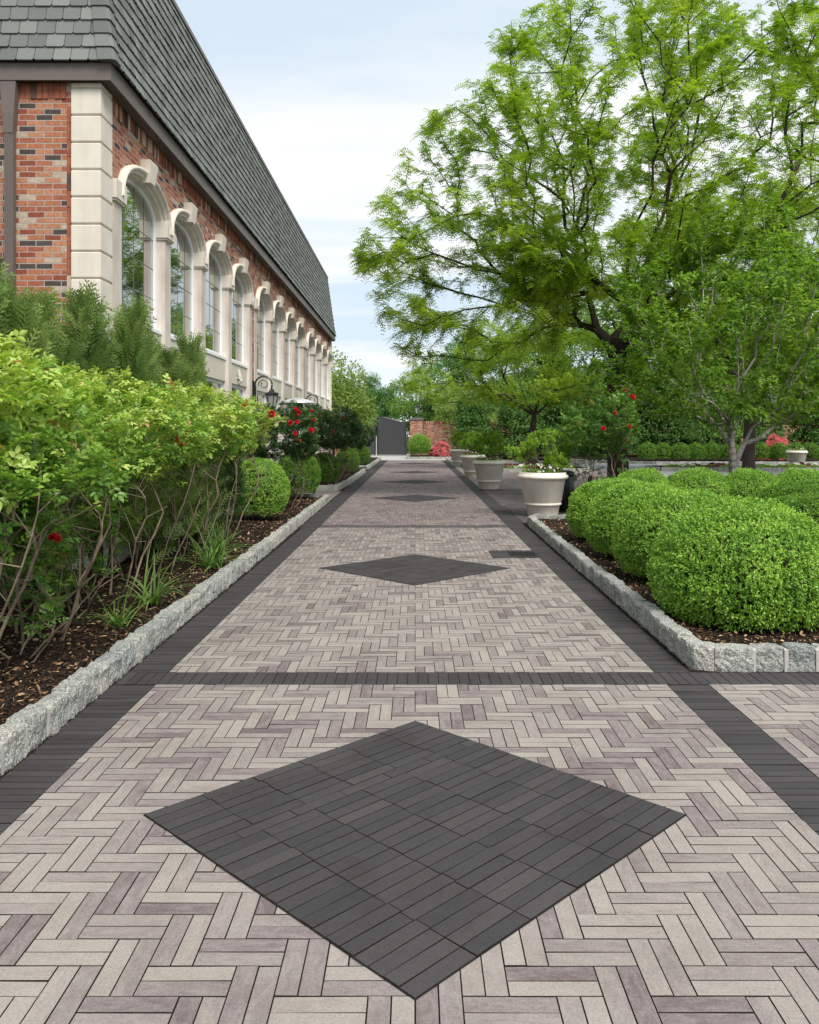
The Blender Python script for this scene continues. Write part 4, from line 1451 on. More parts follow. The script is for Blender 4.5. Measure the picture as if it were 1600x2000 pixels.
# ------------------------------------------------------------------ strap leaf tufts
def tuft_mesh(seed, n, ln, w_):
    g = np.random.default_rng(seed)
    mb = MB()
    for i in range(n):
        a = g.random() * 2 * math.pi
        el = g.uniform(0.35, 1.45)
        l_ = ln * g.uniform(.6, 1.1)
        p = Vector((g.normal() * .035, g.normal() * .035, 0))
        d = Vector((math.cos(a) * math.cos(el), math.sin(a) * math.cos(el), math.sin(el)))
        s = Vector((-math.sin(a), math.cos(a), 0))
        rows = []
        K = 7
        for q in range(K + 1):
            t = q / K
            ww = w_ * (1 - t ** 2.2) * 0.5 + 0.0006
            rows.append([p - s * ww + Vector((0, 0, ww * .4)), p, p + s * ww + Vector((0, 0, ww * .4))])
            p = p + d * (l_ / K)
            d = (d + Vector((0, 0, -0.13 - 0.22 * t))).normalized()
            if p.z < 0.015:
                p.z = 0.015
        mb.grid(rows, float(np.clip(g.normal(0.5, .25), 0, 1)))
    me = mb.mesh('leaf_tuft')
    return me
TF = [tuft_mesh(61, 60, 0.62, 0.017), tuft_mesh(62, 34, 0.52, 0.016)]
for k, x, y, s, rz, lab in [(1, -2.62, 7.35, 0.85, 0, 'small strap leaved tuft nearest the camera beside the left kerb'),
                        (1, -2.66, 8.35, 1.15, 2, 'upright strap leaved tuft, second along the left kerb'),
                        (0, -2.62, 10.6, 1.2, 0.5, 'largest arching strap leaved clump spilling over the left kerb'),
                        (0, -2.76, 11.7, 1.0, 3.5, 'strap leaved clump in front of the first left boxwood')]:
    o = tag(obj('daylily_clump', TF[k], M['strap'], None, (x, y, 0.11)), lab, 'leafy clump', 'strap leaved clumps by the left kerb')
    o.scale = (s, s, s)
    o.rotation_euler.z = rz

# ------------------------------------------------------------------ mulch chips (uncountable litter)
def chips(name, n, samp, size, bias=1.0):
    g = np.random.default_rng(71)
    xy = samp(g, n)
    n = len(xy)
    z = np.array([0.105 + 0.030 * mnoise.noise(Vector((x, y, 0)) * 1.3) + 0.016 * mnoise.noise(Vector((x, y, 0)) * 6) + 0.010 * mnoise.noise(Vector((x, y, 0)) * 17) for x, y in xy])
    p = np.column_stack([xy, z + 0.004 + 0.014 * g.random(n)])
    d = g.normal(size=(n, 3)) * np.array([1, 1, 0.25])
    nn = np.tile([0, 0, 1.0], (n, 1)) + g.normal(size=(n, 3)) * 0.45
    l_ = size * (0.4 + 1.1 * g.random(n) ** 2)
    V, F, T = leaves(p, d, nn, l_, l_ * (0.14 + 0.36 * g.random(n)), g.random(n) ** bias, 'leaf', 0.2)
    return tag(obj(name, mesh_np(name, V, F, T), M['chip']), kind='stuff')
def s_left(g, n):
    y = 2.0 + 20.5 * g.random(n) ** 1.7
    x = -2.32 - (1.9 * g.random(n) ** 1.3)
    return np.column_stack([x, y])
def s_right(g, n):
    y = 6.5 + 10.3 * g.random(n) ** 1.3
    x = 2.30 + 3.4 * g.random(n) ** 1.7
    return np.column_stack([x, y])
chips('bark_mulch_left', 52000, s_left, 0.045, 1.6)
chips('bark_mulch_right', 20000, s_right, 0.043, 1.3)
# soil crumbs in the strip between border and kerb
g = np.random.default_rng(72)
n = 9000
y = 1.0 + 20 * g.random(n) ** 1.5
sd = g.random(n) < 0.5
x = np.where(sd, -2.197 - 0.0065 * np.maximum(0, y - 4.4) + 0.028 * g.normal(size=n) * 0.5, 2.128 + 0.0085 * np.maximum(0, y - 6) + 0.022 * g.normal(size=n) * .5)
ok = sd | (y > 6.4)
x, y = x[ok], y[ok]
n = len(x)
p = np.column_stack([x, y, np.full(n, 0.0) + 0.006 * g.random(n)])
V, F, T = leaves(p, g.normal(size=(n, 3)), rand_dirs(n, g), 0.012 * (0.5 + g.random(n)), 0.009, g.random(n) ** 2 * .8, 'quad')
tag(obj('soil_crumbs', mesh_np('soil_crumbs', V, F, T), M['chip']), kind='stuff')

# ------------------------------------------------------------------ pots
pm = MB()
pm.lathe([(0.0, 0.0), (0.315, 0.0), (0.325, 0.02), (0.365, 0.235), (0.385, 0.245), (0.40, 0.262), (0.40, 0.285), (0.385, 0.30), (0.388, 0.315),
          (0.405, 0.33), (0.485, 0.80), (0.505, 0.812), (0.54, 0.826), (0.553, 0.855), (0.548, 0.885), (0.525, 0.906), (0.51, 0.912), (0.508, 0.952), (0.498, 0.960), (0.470, 0.955), (0.465, 0.88), (0.0, 0.88)], 56)
POT = pm.mesh('planter_pot', smooth=True)
ps = MB()
ps.lathe([(0.0, 0.885), (0.462, 0.885)], 24)
POTSOIL = ps.mesh('potting_soil')

def shrub_mesh(seed, lobes, n, ls, lw, stem=True):
    g = np.random.default_rng(seed)
    pts = ellipsoid_pts(n, lobes, g, 0.6, 4.2, -0.30, 0.15)
    A, par, tips, D = grow([((0, 0, -0.05), -1), ((0, 0, 0.06), 0), ((0.0, 0, 0.12), 1)], pts, 0.4, 0.12, 0.02, g)
    rad = radii(par, len(A), 0.003, 2.2, 0.02)
    wood = skeleton_mesh('stems', A, par, rad, 4)
    sel = np.repeat(tips, 30)
    m_ = len(sel)
    d = unit(D[sel] * 0.5 + g.normal(size=(m_, 3)) * 0.6 + np.array([0, 0, 0.25]))
    bp = A[sel] + g.normal(size=(m_, 3)) * 0.018
    V, F, T = leaves(bp, d, rand_dirs(m_, g) + np.array([0, 0, 1]), ls * (.7 + .6 * g.random(m_)), lw, np.clip(0.45 + 0.28 * noise3(A[sel], 5, seed) + g.normal(size=m_) * .15, 0, 1), 'leaf', 0.2, 0.1)
    return wood, mesh_np('foliage', V, F, T)
AZ1 = shrub_mesh(81, [(0.10, 0, 0.62, 0.50, 0.42, 0.40), (-0.45, 0, 0.50, 0.38, 0.32, 0.22), (0.25, -0.1, 0.35, 0.36, 0.3, 0.2)], 230, 0.058, 0.020)
AZ2 = shrub_mesh(82, [(0, 0, 0.62, 0.52, 0.45, 0.42), (0.1, 0, 0.85, 0.33, 0.3, 0.22)], 220, 0.055, 0.019)
def pansy_mesh(seed, n, rad_, ring=True, big=1.0):
    g = np.random.default_rng(seed)
    a = g.random(n) * 2 * math.pi
    r_ = rad_ * np.sqrt(0.30 + 0.70 * g.random(n))
    c_ = np.column_stack([np.cos(a) * r_, np.sin(a) * r_, 0.07 + 0.13 * g.random(n)])
    kind = g.random(n)
    res = {}
    res['spots'] = [(tuple(c_[i]), float(a[i]), float(g.uniform(-.4, .4)), bool(kind[i] < .42)) for i in range(n)]
    nl = n * 18
    a = g.random(nl) * 2 * math.pi
    r_ = (rad_ * 1.02) * np.sqrt(g.random(nl))
    p = np.column_stack([np.cos(a) * r_, np.sin(a) * r_, 0.01 + 0.13 * g.random(nl)])
    res['leaf'] = leaves(p, g.normal(size=(nl, 3)) + np.array([0, 0, .5]), rand_dirs(nl, g), 0.035 * big, 0.018 * big, g.random(nl) * .6, 'leaf')
    res['leaf'] = mesh_np('leaves', *res['leaf'])
    res['big'] = big
    return res
def pansy_bloom(mat):
    ph = np.arange(5) * 2 * math.pi / 5 + .3
    d = np.column_stack([np.cos(ph), np.sin(ph), np.full(5, 0.15)])
    V, F, T = leaves(np.zeros((5, 3)), d, np.tile([0, 0, 1.0], (5, 1)), 0.027, 0.031, np.linspace(0, 1, 5), 'leaf', 0.08)
    m0 = mesh_np('pansy_bloom', V, F, T)
    m0.materials.append(mat)
    return m0
PBW, PBM = pansy_bloom(M['petal_white']), pansy_bloom(M['petal_maroon'])
PN = pansy_mesh(91, 80, 0.45)
def pansies(label, loc, s=(1, 1, 1), grp=None, rz=0, P=PN, name='pansies'):
    t = thing(name, label, 'flowers', loc, grp, rz, s)
    obj('leaves', P['leaf'], M['azalea'], t)
    for (px_, py_, pz_), an, tl_, wh in P['spots']:
        b_ = bpy.data.objects.new('bloom', PBW if wh else PBM)
        COL.objects.link(b_)
        b_.parent = t
        b_.location = (px_, py_, pz_ + .02)
        out = Vector((math.cos(an), math.sin(an), 0.55 + tl_))
        b_.rotation_euler = out.to_track_quat('Z', 'Y').to_euler()
        b_.scale = (P['big'],) * 3
    return t
pots = [(2.84, 18.45, AZ1, 1.02, 'nearest and largest looking cream pot behind the granite kerb end', 'loose bright green azalea in the nearest pot', 'white and maroon pansies ringing the nearest pot'),
        (2.46, 27.6, AZ2, 1.0, 'second cream pot from the front along the path', 'bright green azalea in the second pot', 'white pansies ringing the second pot'),
        (2.42, 34.8, AZ1, 1.0, 'third cream pot, partly hidden behind the second', 'azalea in the third pot with a red bloom below it', 'pansies ringing the third pot'),
        (2.50, 47.2, AZ2, 1.02, 'farthest cream pot of the path side row', 'azalea in the farthest pot of the path row', 'pansies ringing the farthest pot of the path row'),
        (20.2, 43.9, None, 1.0, 'lone cream pot at the far right beside the dark shrubs', None, 'low pansies in the lone far right pot')]
for i, (x, y, az, s, lab, laz, lp) in enumerate(pots):
    t = thing('planter_pot', lab, 'planter', (x, y, 0.0 if i < 4 else 0.0), 'cream terracotta style pots', i * 0.7, (s, s, s))
    obj('body', POT, M['pot'], t)
    obj('potting_soil', POTSOIL, M['soil'], t)
    if az:
        t = thing('azalea', laz, 'azalea', (x, y, 0.90 * s), 'azaleas in the cream pots', i * 0.4, (1, 1, 1))
        obj('stems', az[0], M['cane'], t)
        obj('foliage', az[1], M['azalea'], t)
    pansies(lp, (x, y, 0.89 * s), (1, 1, 1), 'pansy rings in the cream pots', i)
PI_ = pansy_mesh(92, 98, 1.0, True, 2.2)
pansies('bed of white and maroon pansies in the kerbed island behind the second pot', (5.4, 40.9, 0.09), (2.4, 0.75, 1.2), 'pansy beds in the islands', 0, PI_, 'pansy_bed')
pansies('long bed of pale pansies behind the boxwoods left of the far right pot', (16.6, 41.8, 0.09), (3.9, 0.7, 1.2), 'pansy beds in the islands', 0, PI_, 'pansy_bed')

# pink azaleas
def pink_mesh(seed, r_, h, n, ls):
    g = np.random.default_rng(seed)
    d = rand_dirs(n, g)
    d[:, 2] = np.abs(d[:, 2])
    p = d * (1 + .16 * noise3(d, 4, seed))[:, None] * np.array([r_, r_, h])
    nr = unit(d)
    dv = unit(nr * .6 + g.normal(size=(n, 3)) * .6)
    ispink = (noise3(p, 5.5 / r_, seed) + g.normal(size=n) * .25 > -0.25)
    A_ = leaves(p[ispink], dv[ispink], nr[ispink], ls, ls * .9, g.random(ispink.sum()), 'leaf')
    q = ~ispink
    q2 = np.concatenate([np.where(q)[0], g.integers(0, n, n // 2)])
    B_ = leaves(p[q2] * 0.92, dv[q2], nr[q2], ls, ls * .45, g.random(len(q2)), 'leaf')
    return mesh_np('blooms', *A_), mesh_np('foliage', *B_)
PK = pink_mesh(95, 0.85, 1.1, 3600, 0.085)
for x, y, s, lab in [(1.98, 62.6, 1.0, 'bright pink azalea between the round boxwood and the farthest pot'),
                     (24.5, 56.3, 1.1, 'tall pink azalea left of the lone far right pot'),
                     (23.0, 55.3, 0.7, 'small pink azalea at the end of the clipped boxwood row')]:
    t = thing('pink_azalea', lab, 'azalea', (x, y, 0.08), 'pink azaleas', x, (s, s, s * (1.0 if x < 10 else 1.35)))
    obj('blooms', PK[0], M['petal_pink'], t)
    obj('foliage', PK[1], M['screen'], t)

# ------------------------------------------------------------------ litter bin, spotlight, drain
t = thing('litter_bin', 'round black bin tucked behind the nearest cream pot', 'bin', (3.50, 19.6, 0))
mb = MB()
mb.lathe([(0.0, 0.03), (0.24, 0.03), (0.26, 0.05), (0.26, 0.82), (0.25, 0.84), (0.0, 0.84)], 28)
obj('body', mb.mesh('body', True), M['iron'], t)
mb = MB()
mb.lathe([(0.0, 0.845), (0.275, 0.845), (0.28, 0.87), (0.26, 0.93), (0.15, 0.97), (0.0, 0.98)], 28)
obj('lid', mb.mesh('lid', True), M['iron'], t)
mb = MB()
mb.lathe([(0.0, 0.0), (0.32, 0.0), (0.32, 0.028), (0.0, 0.028)], 28)
obj('base_plate', mb.mesh('base_plate'), M['iron'], t)

t = thing('garden_spotlight', 'little black garden spotlight beside the bin under the rose bush', 'spotlight', (3.98, 19.0, 0.0))
mb = MB()
mb.tube([(0, 0, -0.05), (0, 0, 0.70)], 0.012, 8)
obj('stake', mb, M['iron'], t)
mb = MB()
mb.tube([(0.0, 0.06, 0.70), (0.02, 0.0, 0.76), (0.05, -0.06, 0.84)], [0.035, 0.05, 0.062], 14)
obj('lamp_head', mb, M['iron'], t)

t = thing('drain_grate', 'dark iron drain grate set in a charcoal paver patch at the right border', 'drain', (0, 0, 0))
mb = MB()
x0, x1, y0, y1 = 1.15, 1.83, 12.18, 12.95
k = 0
yy = y0
while yy < y1 - 0.02:
    add_paver(mb, [(x0, yy), (x0 + .28, yy), (x0 + .28, yy + .077), (x0, yy + .077)], (1, 0), z=0.006)
    yy += 0.077
for (a, b_) in ((y0, y0 + .14), (y1 - .17, y1)):
    for q in range(5):
        add_paver(mb, [(x0 + .28 + q * .08, a), (x0 + .36 + q * .08, a), (x0 + .36 + q * .08, b_), (x0 + .28 + q * .08, b_)], (0, 1), z=0.006)
obj('paver_patch', mb, M['paver_dark'], t)
mb = MB()
gx0, gx1, gy0, gy1 = 1.44, 1.835, 12.33, 12.77
mb.box(gx0, gx1, gy0, gy0 + .03, 0.004, 0.011)
mb.box(gx0, gx1, gy1 - .03, gy1, 0.004, 0.011)
mb.box(gx0, gx0 + .02, gy0 + .03, gy1 - .03, 0.004, 0.011)
mb.box(gx1 - .02, gx1, gy0 + .03, gy1 - .03, 0.004, 0.011)
n = 11
for q in range(n):
    xx = gx0 + .02 + (q + .5) * (gx1 - gx0 - .04) / n
    mb.box(xx - .008, xx + .008, gy0 + .03, gy1 - .03, 0.004, 0.010)
obj('grate', mb, M['grate'], t)
obj('pit', MB().box(x0 - .002, gx1, y0 - .002, y1 + .002, -0.004, 0.0030), M['joint'], t)

# ------------------------------------------------------------------ brick building
B = thing('brick_building', 'long brick building with arched windows and grey shingled mansard roof', 'building', (-4.0, 10.5, 0))
def bpart(name, me, mat, parent=B, loc=(0, 0, 0)):
    return obj(name, me, mat, parent, loc)
# local frame: x outwards (+X = towards path), y along facade, z up. facade plane x=0; far end y=29.0
FL = 28.95
ZE = 6.27
wall = MB()
# front (facing viewer) wall at y=0
def wq(pts, uvf):
    wall.poly(pts, 0.5, [uvf(p) for p in pts])
fy = lambda p: (p[0] + 0.05, p[2])
fx = lambda p: (p[1], p[2])
wq([(-12, 0, 0), (0, 0, 0), (0, 0, ZE), (-12, 0, ZE)], fy)
wq([(0, FL, 0), (-12, FL, 0), (-12, FL, ZE), (0, FL, ZE)], fy)
wq([(-12, FL, 0), (-12, 0, 0), (-12, 0, ZE), (-12, FL, ZE)], fx)
G0 = [0.45, 10.07, 19.65]      # starts of the three groups (first pier), local y
MOD, PW = 2.25, 0.30
ZS, RISE = 5.02, 0.50
strips = [(0.0, G0[0]), (G0[0] + 4 * MOD + PW, G0[1]), (G0[1] + 4 * MOD + PW, G0[2]), (G0[2] + 4 * MOD + PW, FL)]
for a, b_ in strips:
    wq([(0, a, 0), (0, b_, 0), (0, b_, ZE), (0, a, ZE)], fx)
HW = (MOD - PW) / 2
def arch_z(t, hw=HW, rise=RISE, p=2.25):
    return ZS + rise * max(0.0, 1 - abs(t / hw) ** p) ** (1 / p)
NA = 20
bandw = 0.15
for g0 in G0:
    for k in range(4):
        yc = g0 + PW + HW + k * MOD
        ts = [-(HW + PW / 2) + (2 * HW + PW) * i / 28 for i in range(29)]
        for ta, tb in zip(ts[:-1], ts[1:]):
            za = arch_z(ta, HW + PW / 2, RISE + .10)
            zb = arch_z(tb, HW + PW / 2, RISE + .10)
            wq([(0, yc + ta, za), (0, yc + tb, zb), (0, yc + tb, ZE), (0, yc + ta, ZE)], fx)
    e0, e1 = g0, g0 + PW / 2
    wq([(0, e0, ZS), (0, e1, ZS), (0, e1, ZE), (0, e0, ZE)], fx)
    e0, e1 = g0 + 4 * MOD + PW / 2, g0 + 4 * MOD + PW
    wq([(0, e0, ZS), (0, e1, ZS), (0, e1, ZE), (0, e0, ZE)], fx)
bpart('wall', wall, M['brick'])
# soldier bricks under the soffit on both faces
mb = MB()
rr = random.Random(9)
yy = 0.42
while yy < FL - 0.1:
    mb.cur = rr.choices([0, 1, 2], [7, 1.4, 1.6])[0]
    mb.box(-0.01, rr.choice([0.004, 0.018]), yy, yy + 0.066, ZE - 0.205, ZE - 0.002)
    yy += 0.075
xx = -0.42
while xx > -6:
    mb.cur = rr.choices([0, 1, 2], [7, 1.4, 1.6])[0]
    mb.box(xx - 0.066, xx, -rr.choice([0.004, 0.018]), 0.01, ZE - 0.205, ZE - 0.002)
    xx -= 0.075
bpart('soldier_course', mb, [M['brick_plain'], M['brick_dark'], M['brick_cream']])
mb = MB()
zz = 0.2
while zz < ZE - 0.45:
    mb.cur = rr.choices([0, 1, 2], [7, 1.4, 1.6])[0]
    mb.box(-0.407, -0.347, -0.006, 0.01, zz, zz + 0.205)
    zz += 0.214
bpart('edge_bricks', mb, [M['brick_plain'], M['brick_dark'], M['brick_cream']])
# corner pilaster of stacked blocks
def pilaster(y_, mirror=False):
    mb = MB()
    z = 0.0
    bh = 0.344
    k = 0
    while z < ZE - 0.03:
        z1 = min(z + bh, ZE - 0.001)
        a = 0.028
        X0, X1, Y0, Y1 = -0.34, 0.035, -0.035, 0.36
        b1 = z + 0.016
        b2 = z1 - 0.012
        # chamfered block
        rows = []
        for zz, ins in ((z, a), (b1, 0.004), (b1 + .01, 0.0), (b2 - .008, 0.0), (b2, 0.004), (z1, a)):
            rows.append([(X0, Y0 + ins, zz), (X1 - ins, Y0 + ins, zz), (X1 - ins, Y1, zz), (X0, Y1, zz)])
        mb.grid(rows, 0.5, True)
        mb.poly(rows[-1])
        z = z1
        k += 1
    o = bpart('pilaster', mb, M['limestone'], B, (0, y_, 0))
    if mirror:
        o.scale.y = -1
    return o
pilaster(0.0)
pilaster(FL, True)
# soffit, fascia
OV, OVF = 0.19, 0.13
mb = MB()
mb.box(-12.1, OV - .02, -OVF + .02, FL + OVF - .02, ZE, ZE + 0.02)
bpart('soffit', mb, M['soffit'])
mb = MB()
for yy in (1.6, 4.0, 6.4, 8.8, 11.2, 13.6, 16.0, 18.4, 20.8, 23.2, 25.6):
    for q in range(4):
        mb.box(0.05 + q * .028, 0.066 + q * .028, yy, yy + 0.42, ZE - 0.006, ZE - 0.001)
bpart('soffit_vent', mb, M['fascia'])
ZF = ZE + 0.195
mb = MB()
mb.box(OV - .02, OV, -OVF, FL + OVF, ZE - 0.02, ZF)
mb.box(-12.1, OV - .02, -OVF, -OVF + .02, ZE - 0.02, ZF)
mb.box(-12.1, OV - .02, FL + OVF - .02, FL + OVF, ZE - 0.02, ZF)
bpart('fascia', mb, M['fascia'])
# mansard roof
ZT = 9.20
IN = 0.36
roof = thing_roof = MB()
RB = [(OV + .015, -OVF - .015), (OV + .015, FL + OVF + .015)]
def rp(side, u, v, off=0.0):
    """side 'path': u along y in metres from near hip, v 0..1 up; side 'front': u along -x"""
    z = ZF + 0.005 + v * (ZT - ZF)
    flare = 0.05 * max(0, 1 - v * 9)
    nx = 0.99
    if side == 'path':
        return (OV + .015 - v * IN + flare * .6 + off * nx, u, z + off * .12)
    return (u, -OVF - .015 + v * IN - flare * .6 - off * nx, z + off * .12)
und = MB()
x_b, x_t = OV + .012, OV + .012 - IN
yb0, yt0 = -OVF - .012, -OVF - .012 + IN
yb1, yt1 = FL + OVF + .012, FL + OVF + .012 - IN
und.poly([(x_b, yb0, ZF), (x_b, yb1, ZF), (x_t, yt1, ZT), (x_t, yt0, ZT)])
und.poly([(-12.3, yb0, ZF), (x_b, yb0, ZF), (x_t, yt0, ZT), (-12.3, yt0, ZT)])
und.poly([(x_b, yb1, ZF), (-12.3, yb1, ZF), (-12.3, yt1, ZT), (x_t, yt1, ZT)])
und.poly([(-12.3, yb1, ZF), (-12.3, yb0, ZF), (-12.3, yt0, ZT), (-12.3, yt1, ZT)])
und.poly([(-12.3, yt0, ZT), (x_t, yt0, ZT), (x_t, yt1, ZT), (-12.3, yt1, ZT)])
und.poly([(-12.3, yb0, ZF), (-12.3, yb1, ZF), (x_b, yb1, ZF), (x_b, yb0, ZF)])
roof_o = bpart('roof', und, M['shingle_under'])
sh = MB()
rr = random.Random(4)
EXP = 0.186
SL = math.hypot(ZT - ZF, IN)
nrow = int(SL / EXP) + 1
def tab(side, ua, ub, r_):
    v0, v1 = r_ * EXP / SL, min(1.0, (r_ + 1.12) * EXP / SL)
    th = 0.020 + rr.uniform(0, 0.012)
    ti = min(1, max(0, rr.gauss(0.5, 0.27)))
    c_ = 0.012
    lo_l, lo_r = rp(side, ua, v0, th), rp(side, ub, v0, th)
    dz_ = EXP * 0.10 / SL
    A_ = rp(side, ua, v0 + dz_, th - .001)
    A2 = rp(side, ua + (c_ if side == 'path' else -c_) * (1 if ub > ua else 1), v0, th)
    sgn = 1 if ub > ua else -1
    A2 = rp(side, ua + sgn * c_, v0, th)
    B2 = rp(side, ub - sgn * c_, v0, th)
    B_ = rp(side, ub, v0 + dz_, th - .001)
    C_ = rp(side, ub, v1, 0.003)
    D_ = rp(side, ua, v1, 0.003)
    sh.poly([A_, A2, B2, B_, C_, D_], ti)
    u1, u2 = rp(side, ua + sgn * c_, v0, 0.0), rp(side, ub - sgn * c_, v0, 0.0)
    sh.poly([u1, u2, B2, A2], ti)
    e1, e2 = rp(side, ua, v0 + dz_, 0.0), rp(side, ub, v0 + dz_, 0.0)
    sh.poly([e1, A_, D_], ti)
    sh.poly([e2, B_, C_][::-1], ti)
for r_ in range(nrow):
    v = r_ * EXP / SL
    ya, yb = -OVF - .015 + v * IN, FL + OVF + .015 - v * IN
    y_ = ya + (0.0 if r_ % 2 else 0.11) + rr.uniform(-.03, .03)
    while y_ < yb - 0.05:
        w_ = 0.225 + rr.uniform(-.012, .012)
        tab('path', y_ + .004, min(y_ + w_ - .004, yb), r_)
        y_ += w_
    xa = OV + .015 - v * IN
    x_ = xa - (0.12 if r_ % 2 else 0.02) + rr.uniform(-.02, .02)
    while x_ > -3.0:
        w_ = 0.225 + rr.uniform(-.012, .012)
        tab('front', x_ - .004, x_ - w_ + .004, r_)
        x_ -= w_
bpart('shingles', sh, M['shingle'], roof_o)
hc = MB()
for r_ in range(nrow):
    v0, v1 = r_ * EXP / SL, min(1, (r_ + 1.15) * EXP / SL)
    ti = rr.random()
    def hp_(v, off, ea, eb):
        z = ZF + .005 + v * (ZT - ZF)
        fl = 0.03 * max(0, 1 - v * 9)
        x_, y_ = OV + .015 - v * IN + fl, -OVF - .015 + v * IN - fl
        return (x_ + ea * 0.0 + off, y_ - off, z), (x_ + off, y_ + eb, z), (x_ - ea, y_ - off, z)
    c0, p0, f0 = hp_(v0, 0.050, 0.17, 0.17)
    c1, p1, f1 = hp_(v1, 0.026, 0.17, 0.17)
    k0, k1 = 0.02, 0.02
    a0 = (c0[0] - .03, c0[1], c0[2]); b0 = (c0[0], c0[1] + .03, c0[2])
    a1 = (c1[0] - .03, c1[1], c1[2]); b1 = (c1[0], c1[1] + .03, c1[2])
    hc.poly([f0, a0, a1, f1], ti)
    hc.poly([a0, b0, b1, a1], ti)
    hc.poly([b0, p0, p1, b1], ti)
    hc.poly([f0, (f0[0], f0[1] + .05, f0[2]), (p0[0] - .05, p0[1], p0[2]), p0, b0, a0], ti)
bpart('hip_cap', hc, M['shingle'], roof_o)
mb = MB()
mb.box(x_t - .02, x_t + .045, yt0 - .03, yt1 + .03, ZT - .03, ZT + .05)
mb.box(-12.3, x_t - .02, yt0 - .045, yt0 + .02, ZT - .03, ZT + .05)
bpart('edge_flashing', mb, M['fascia'], roof_o)

# downspout on the front face
ds = MB()
dx = -1.10
ds.box(dx - .055, dx + .055, -0.10, -0.015, 0.0, 5.62)
for q in range(4):
    ds.box(dx - .042 + q * .024, dx - .034 + q * .024, -0.106, -0.10, 0.0, 5.60)
dso = bpart('downspout', ds, M['fascia'])
mb = MB()
r0 = [(dx - .055, -.11, 5.60), (dx + .055, -.11, 5.60), (dx + .055, -.01, 5.60), (dx - .055, -.01, 5.60)]
r1 = [(dx - .075, -.125, 5.85), (dx + .075, -.125, 5.85), (dx + .075, -.01, 5.85), (dx - .075, -.01, 5.85)]
r2 = [(dx - .10, -.12, ZE - .022), (dx + .10, -.12, ZE - .022), (dx + .10, -.01, ZE - .022), (dx - .10, -.01, ZE - .022)]
mb.grid([r0, r1, r2], 0.5, True)
bpart('conductor_head', mb, M['fascia'], dso)

# ---- window module meshes (local to bay centre)
def arc_pts(hw, rise, n=NA):
    out = []
    for i in range(n + 1):
        a = math.pi * i / n
        c_, s_ = math.cos(a), math.sin(a)
        p = 2 / 2.25
        out.append((-hw * math.copysign(abs(c_) ** p, c_), ZS + rise * abs(s_) ** p))
    return out
XG = -0.15   # glass plane
inner = arc_pts(HW, RISE)
# arch moulding: section swept along the opening curve
def sweep(prof, hw, rise, closed=True):
    """prof list of (radial offset outward, x)"""
    rows = []
    base_ = arc_pts(hw, rise)
    for i, (yy, zz) in enumerate(base_):
        a_ = base_[max(0, i - 1)]
        b_ = base_[min(len(base_) - 1, i + 1)]
        tx_, tz_ = b_[0] - a_[0], b_[1] - a_[1]
        l_ = math.hypot(tx_, tz_)
        nx_, nz_ = -tz_ / l_, tx_ / l_
        if i in (0, len(base_) - 1):
            nx_, nz_ = (-1, 0) if i == 0 else (1, 0)
        rows.append([(x_, yy + o_ * nx_, zz + o_ * nz_) for o_, x_ in prof])
    return rows
arch_prof = [(0.0, XG), (0.0, -0.03), (0.018, -0.01), (0.03, 0.0), (0.03, 0.025), (0.045, 0.05), (0.070, 0.050), (0.078, 0.075), (0.092, 0.095), (0.115, 0.104), (0.142, 0.092), (0.155, 0.06), (0.150, -0.02)]
mb = MB()
rows = sweep(arch_prof, HW, RISE)
mb.grid(rows)
mb.poly(rows[0])
mb.poly(rows[-1][::-1])
ARCH = mb.mesh('arch_moulding')
mb = MB()
kz0, kz1 = ZS + RISE - .02, ZS + RISE + 0.30
for (a, b_, zz0, zz1, xx) in ((0.10, 0.165, kz0, kz1, 0.165),):
    p = [(-0.01, -a, zz0), (xx - .03, -a, zz0), (xx, -b_, zz1 - .03), (xx - .02, -b_, zz1), (-0.01, -b_, zz1)]
    q = [(x_, -y_, z_) for x_, y_, z_ in p]
    mb.poly(p[::-1])
    mb.poly(q)
    for i in range(len(p)):
        j = (i + 1) % len(p)
        mb.poly([p[i], p[j], q[j], q[i]])
KEY = mb.mesh('keystone')
mb = MB()
fp = arc_pts(HW - .07, RISE - .06)
zsill = 3.45
outl = [(-HW, zsill)] + inner + [(HW, zsill)]
inl = [(-(HW - .07), zsill + .07)] + fp + [((HW - .07), zsill + .07)]
for i in range(len(outl) - 1):
    mb.poly([(XG + .035, *outl[i]), (XG + .035, *outl[i + 1]), (XG + .035, *inl[i + 1]), (XG + .035, *inl[i])][::-1])
    mb.poly([(XG + .035, *inl[i]), (XG + .035, *inl[i + 1]), (XG - .02, *inl[i + 1]), (XG - .02, *inl[i])][::-1])
i, j = -1, 0
mb.poly([(XG + .035, *outl[-1]), (XG + .035, *outl[0]), (XG + .035, *inl[0]), (XG + .035, *inl[-1])][::-1])
mb.poly([(XG + .035, *inl[-1]), (XG + .035, *inl[0]), (XG - .02, *inl[0]), (XG - .02, *inl[-1])][::-1])
FRAME = mb.mesh('frame')
mb = MB()
mb.poly([(XG, y_, z_) for y_, z_ in inl][::-1])
PANE = mb.mesh('pane')
mb = MB()
for yy in (-.45, 0.0, .45):
    zt = arch_z(yy, HW - .07, RISE - .06)
    mb.box(XG + .001, XG + .004, yy - .005, yy + .005, zsill + .07, zt)
for zz in (3.95, 4.42, 4.88):
    mb.box(XG + .001, XG + .0045, -HW + .07, HW - .07, zz - .006, zz + .006)
MUNT = mb.mesh('muntins')
mb = MB()
mb.box(XG - .02, -0.03, -HW, HW, zsill - .05, zsill)
SILL = mb.mesh('sill')
mb = MB()
mb.box(XG - .02, -0.05, -HW, HW, 2.95, zsill - .05)
PANEL = mb.mesh('spandrel_panel')
mb = MB()
mb.box(-.22, 0.02, -PW / 2, PW / 2, 0, ZS - .08)
